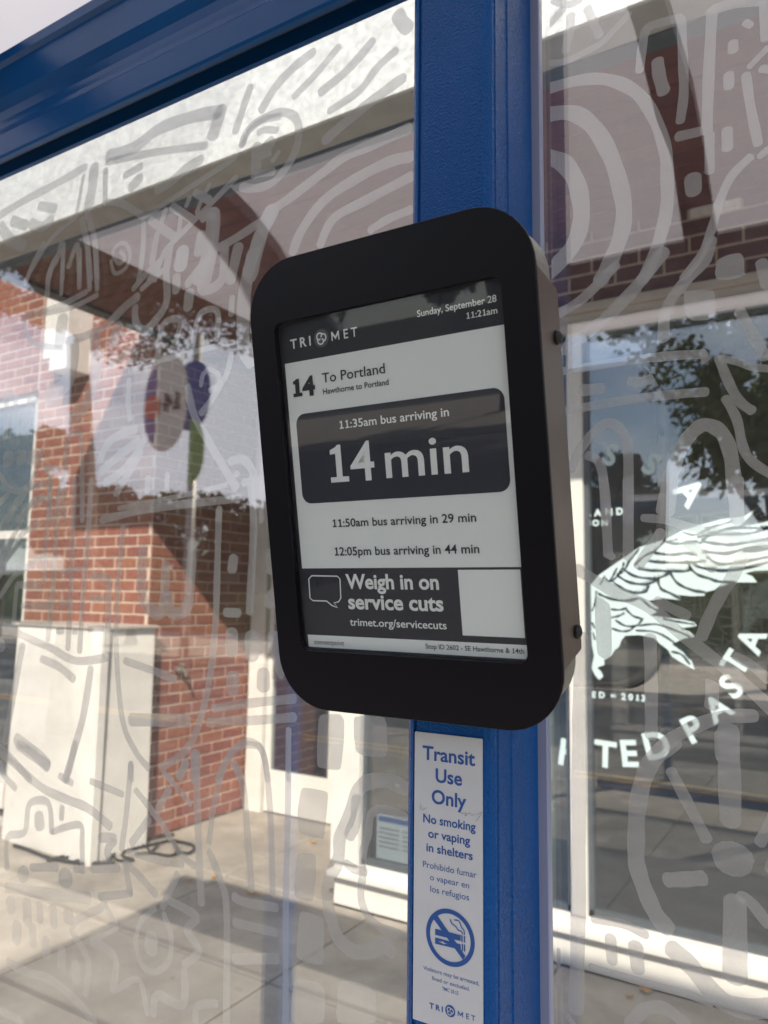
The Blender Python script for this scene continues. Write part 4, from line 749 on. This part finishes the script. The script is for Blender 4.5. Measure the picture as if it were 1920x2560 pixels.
TS('T R I', s2(330, 1968), s2(537, 2022), s2(330, 1888), .035, .95); TS('M E T', s2(765, 2092), s2(1035, 2165), s2(765, 2012), .01, .9)
cS = NP.uv(*s2(650, 2012)); emblem(NP, sg, cS, abs(NP.uv(*s2(572, 1990)).x - cS.x), M['sign_blue'], M['sign_white'], .0002, .0007)
cl_ = NP.uv(*s2(280, 780)); cr_ = NP.uv(*s2(1027, 990)); cc = (cl_ + cr_) / 2; R_ = abs(cr_.x - cl_.x) / 2; rin = R_ * .835
N_ = 64; vs = []; fs = []
for i in range(N_):
    g = math.tau * i / N_; vs += [NP.pt(cc.x + R_ * math.cos(g), cc.y + R_ * math.sin(g), .0003), NP.pt(cc.x + rin * math.cos(g), cc.y + rin * math.sin(g), .0003)]
    j = (i + 1) % N_; fs.append((2 * i, 2 * i + 1, 2 * j + 1, 2 * j))
obj('prohibition_ring', vs, fs, M['sign_blue'], sg)
def npoly(pts, m='sign_blue', w=.0003, nm='pictogram'): poly_on(NP, [s2(*p) for p in pts], M[m], sg, w, nm)
npoly([(385, 545), (455, 545), (885, 1170), (845, 1225), (385, 585)], w=.00028)
npoly([(420, 745), (812, 845), (812, 935), (420, 840)], w=.0004, nm='cigarette'); npoly([(420, 880), (812, 985), (812, 1070), (420, 975)], w=.0004, nm='vape_pen')
npoly([(475, 940), (530, 945), (545, 932), (545, 955), (612, 978), (560, 972), (550, 985), (535, 965)], 'sign_white', .0006, 'bolt_mark')
for p, q in (((832, 852), (832, 945)), ((870, 862), (870, 952)), ((838, 985), (838, 1083)), ((872, 995), (872, 1090))): stroke_on(NP, sg, [p, q], .0011, M['sign_blue'], .0004, 'ash_bar', s2)
stroke_on(NP, sg, [(655, 605), (675, 665), (735, 712), (770, 765), (825, 790), (840, 828)], .0009, M['sign_blue'], .0004, 'smoke_line', s2)
stroke_on(NP, sg, [(715, 612), (780, 625), (812, 690), (830, 735), (862, 770), (868, 835)], .0009, M['sign_blue'], .0004, 'smoke_line', s2)
for pts in ([(775, 1245), (850, 1235), (830, 1280), (900, 1235), (930, 1270), (970, 1250)], [(1000, 1260), (1080, 1225), (1010, 1330), (985, 1350)], [(185, 1105), (178, 1195)], [(200, 1150), (215, 1190), (270, 1155)]):
    stroke_on(NP, sg, pts, .0004, M['pencil'], .0004, 'scribble', s1)

# ================================================================== ACROSS THE STREET (seen in the reflections)
def tree(x, y, h, r, label, seed, cz=None, ch=None, fine=1.0):
    rnd = random.Random(seed)
    t = thing('street_tree', (x, y, 0), label, 'tree', 'street trees across the road')
    mb = MB(); mb.tube([(x, y, 0), (x + .1, y, h * .3), (x - .05, y + .1, h * .6)], [.22, .17, .1], 9)
    if cz:
        for q in range(6):
            g = rnd.random() * 6.28; mb.tube([(x, y, cz - ch * 1.1), (x + math.cos(g) * r * .3, y + math.sin(g) * r * .3, cz - ch * .4), (x + math.cos(g) * r * .7, y + math.sin(g) * r * .7, cz + ch * .3)], [.06, .04, .02], 6)
    for q in range(0 if cz else 6):
        g = rnd.random() * 6.28; mb.tube([(x, y, h * .3), (x + math.cos(g) * r * .3, y + math.sin(g) * r * .3, h * .5), (x + math.cos(g) * r * .6, y + math.sin(g) * r * .6, h * .68)], [.1, .07, .03], 6)
    mb.build('trunk', M['trunk'], t, True)
    cl = [(Vector((rnd.uniform(-1, 1), rnd.uniform(-1, 1), rnd.uniform(-.8, 1))).normalized() * rnd.uniform(.15, .92), rnd.uniform(.15, .34)) for _ in range(46)]
    vs = []; fs = []
    for c, cr_ in cl:
        for _ in range(int(190 / fine ** 1.3)):
            d = Vector((rnd.gauss(0, 1), rnd.gauss(0, 1), rnd.gauss(0, 1))).normalized() * cr_ * rnd.uniform(.5, 1)
            p = Vector((x + (c.x + d.x) * r, y + (c.y + d.y) * r, (cz or h * .62) + (c.z + d.z) * (ch or h * .38))); s = rnd.uniform(.11, .25) * fine
            a = Vector((rnd.gauss(0, 1), rnd.gauss(0, 1), rnd.gauss(0, 1))).normalized() * s; b = a.orthogonal().normalized() * s * .6
            kk = len(vs); vs += [p - a, p + b, p + a, p - b]; fs.append((kk, kk + 1, kk + 2, kk + 3))
    o = obj('crown', vs, fs, M['leaf'], t)
tree(-1.2, -14.5, 9.3, 3.6, 'tall leafy tree mirrored in the right side of the shop window', 1, fine=.6)
tree(-6.3, -15, 6.0, 2.2, 'small round tree mirrored beside the white window bar', 2, fine=.6)
tree(-12.5, -14, 4.6, 2.8, 'dark broad tree mirrored faintly left of the display', 3, fine=.45)
tree(-19, -15, 5.0, 3.4, 'wide dark tree mirrored at the far left of the glass', 4, fine=.45)
tree(-7.6, -4.3, 7.4, 2.6, 'added kerbside tree whose crown darkens the mirrored sky above the oval stop sign', 9, 5.75, 1.2, .2)  # added tree: its crown blocks bright sky mirrored in the left glass
tree(4.5, -14.5, 8.0, 3.4, 'tree across the road right of the tallest tree', 5)
tree(-26, -15, 8.0, 3.6, 'farthest left tree across the road', 6)
hd = MB()
hd.box((-60, -30, 0), (60, -22, 2.6)); o = hd.build('hedge_bank', M['leaf']); o['kind'] = 'structure'
# bus stop sign, read mirrored in the glass
st = thing('bus_stop_sign', (-3.75, -2.2, 0), 'white and blue oval bus stop sign numbered 14 mirrored in the left glass', 'sign')
MB().tube([(-3.72, -2.23, -.14), (-3.72, -2.23, 3.3)], .03, 10).build('pole', M['silver'], st, True)
FP = Plane((-3.96, -2.19, 2.85), (-1, 0, 0), (0, 0, 1))
def lens(cx, cz, hw, hh, m, w, nm, side=0):
    pts = []
    for i in range(24):
        g = math.tau * i / 24; px = math.cos(g) * hw; pz = math.copysign(abs(math.sin(g)) ** .8, math.sin(g)) * hh
        if side > 0: px = max(px, 0)
        if side < 0: px = min(px, 0)
        pts.append((cx + px, cz + pz))
    MB().prism(pts, w - .003, w, lambda a, b, d: FP.pt(a, b, -d)).build(nm, m, st)
lens(0, 0, .21, .34, M['white'], 0, 'sign_plate'); lens(.09, 0, .115, .27, M['sign_blue'], -.004, 'blue_crescent', 1); lens(-.24, .02, .17, .24, M['sign_blue'], .004, 'blue_lobe'); lens(-.24, -.36, .14, .22, M['sign_green'], 0, 'green_lobe', -1)
lens(.12, -.02, .075, .085, M['red'], -.010, 'red_disc')
def ftext(body, cx, cz, h, m, nm='route_number'):
    vs, fs = font_mesh(body, .03); x0 = min(v.x for v in vs); x1 = max(v.x for v in vs); s = h / capheight()
    obj(nm, [FP.pt(cx + (v.x - (x0 + x1) / 2) * s, cz + v.y * s, .014) for v in vs], fs, m, st)
ftext('14', -.07, -.06, .12, M['ink'])
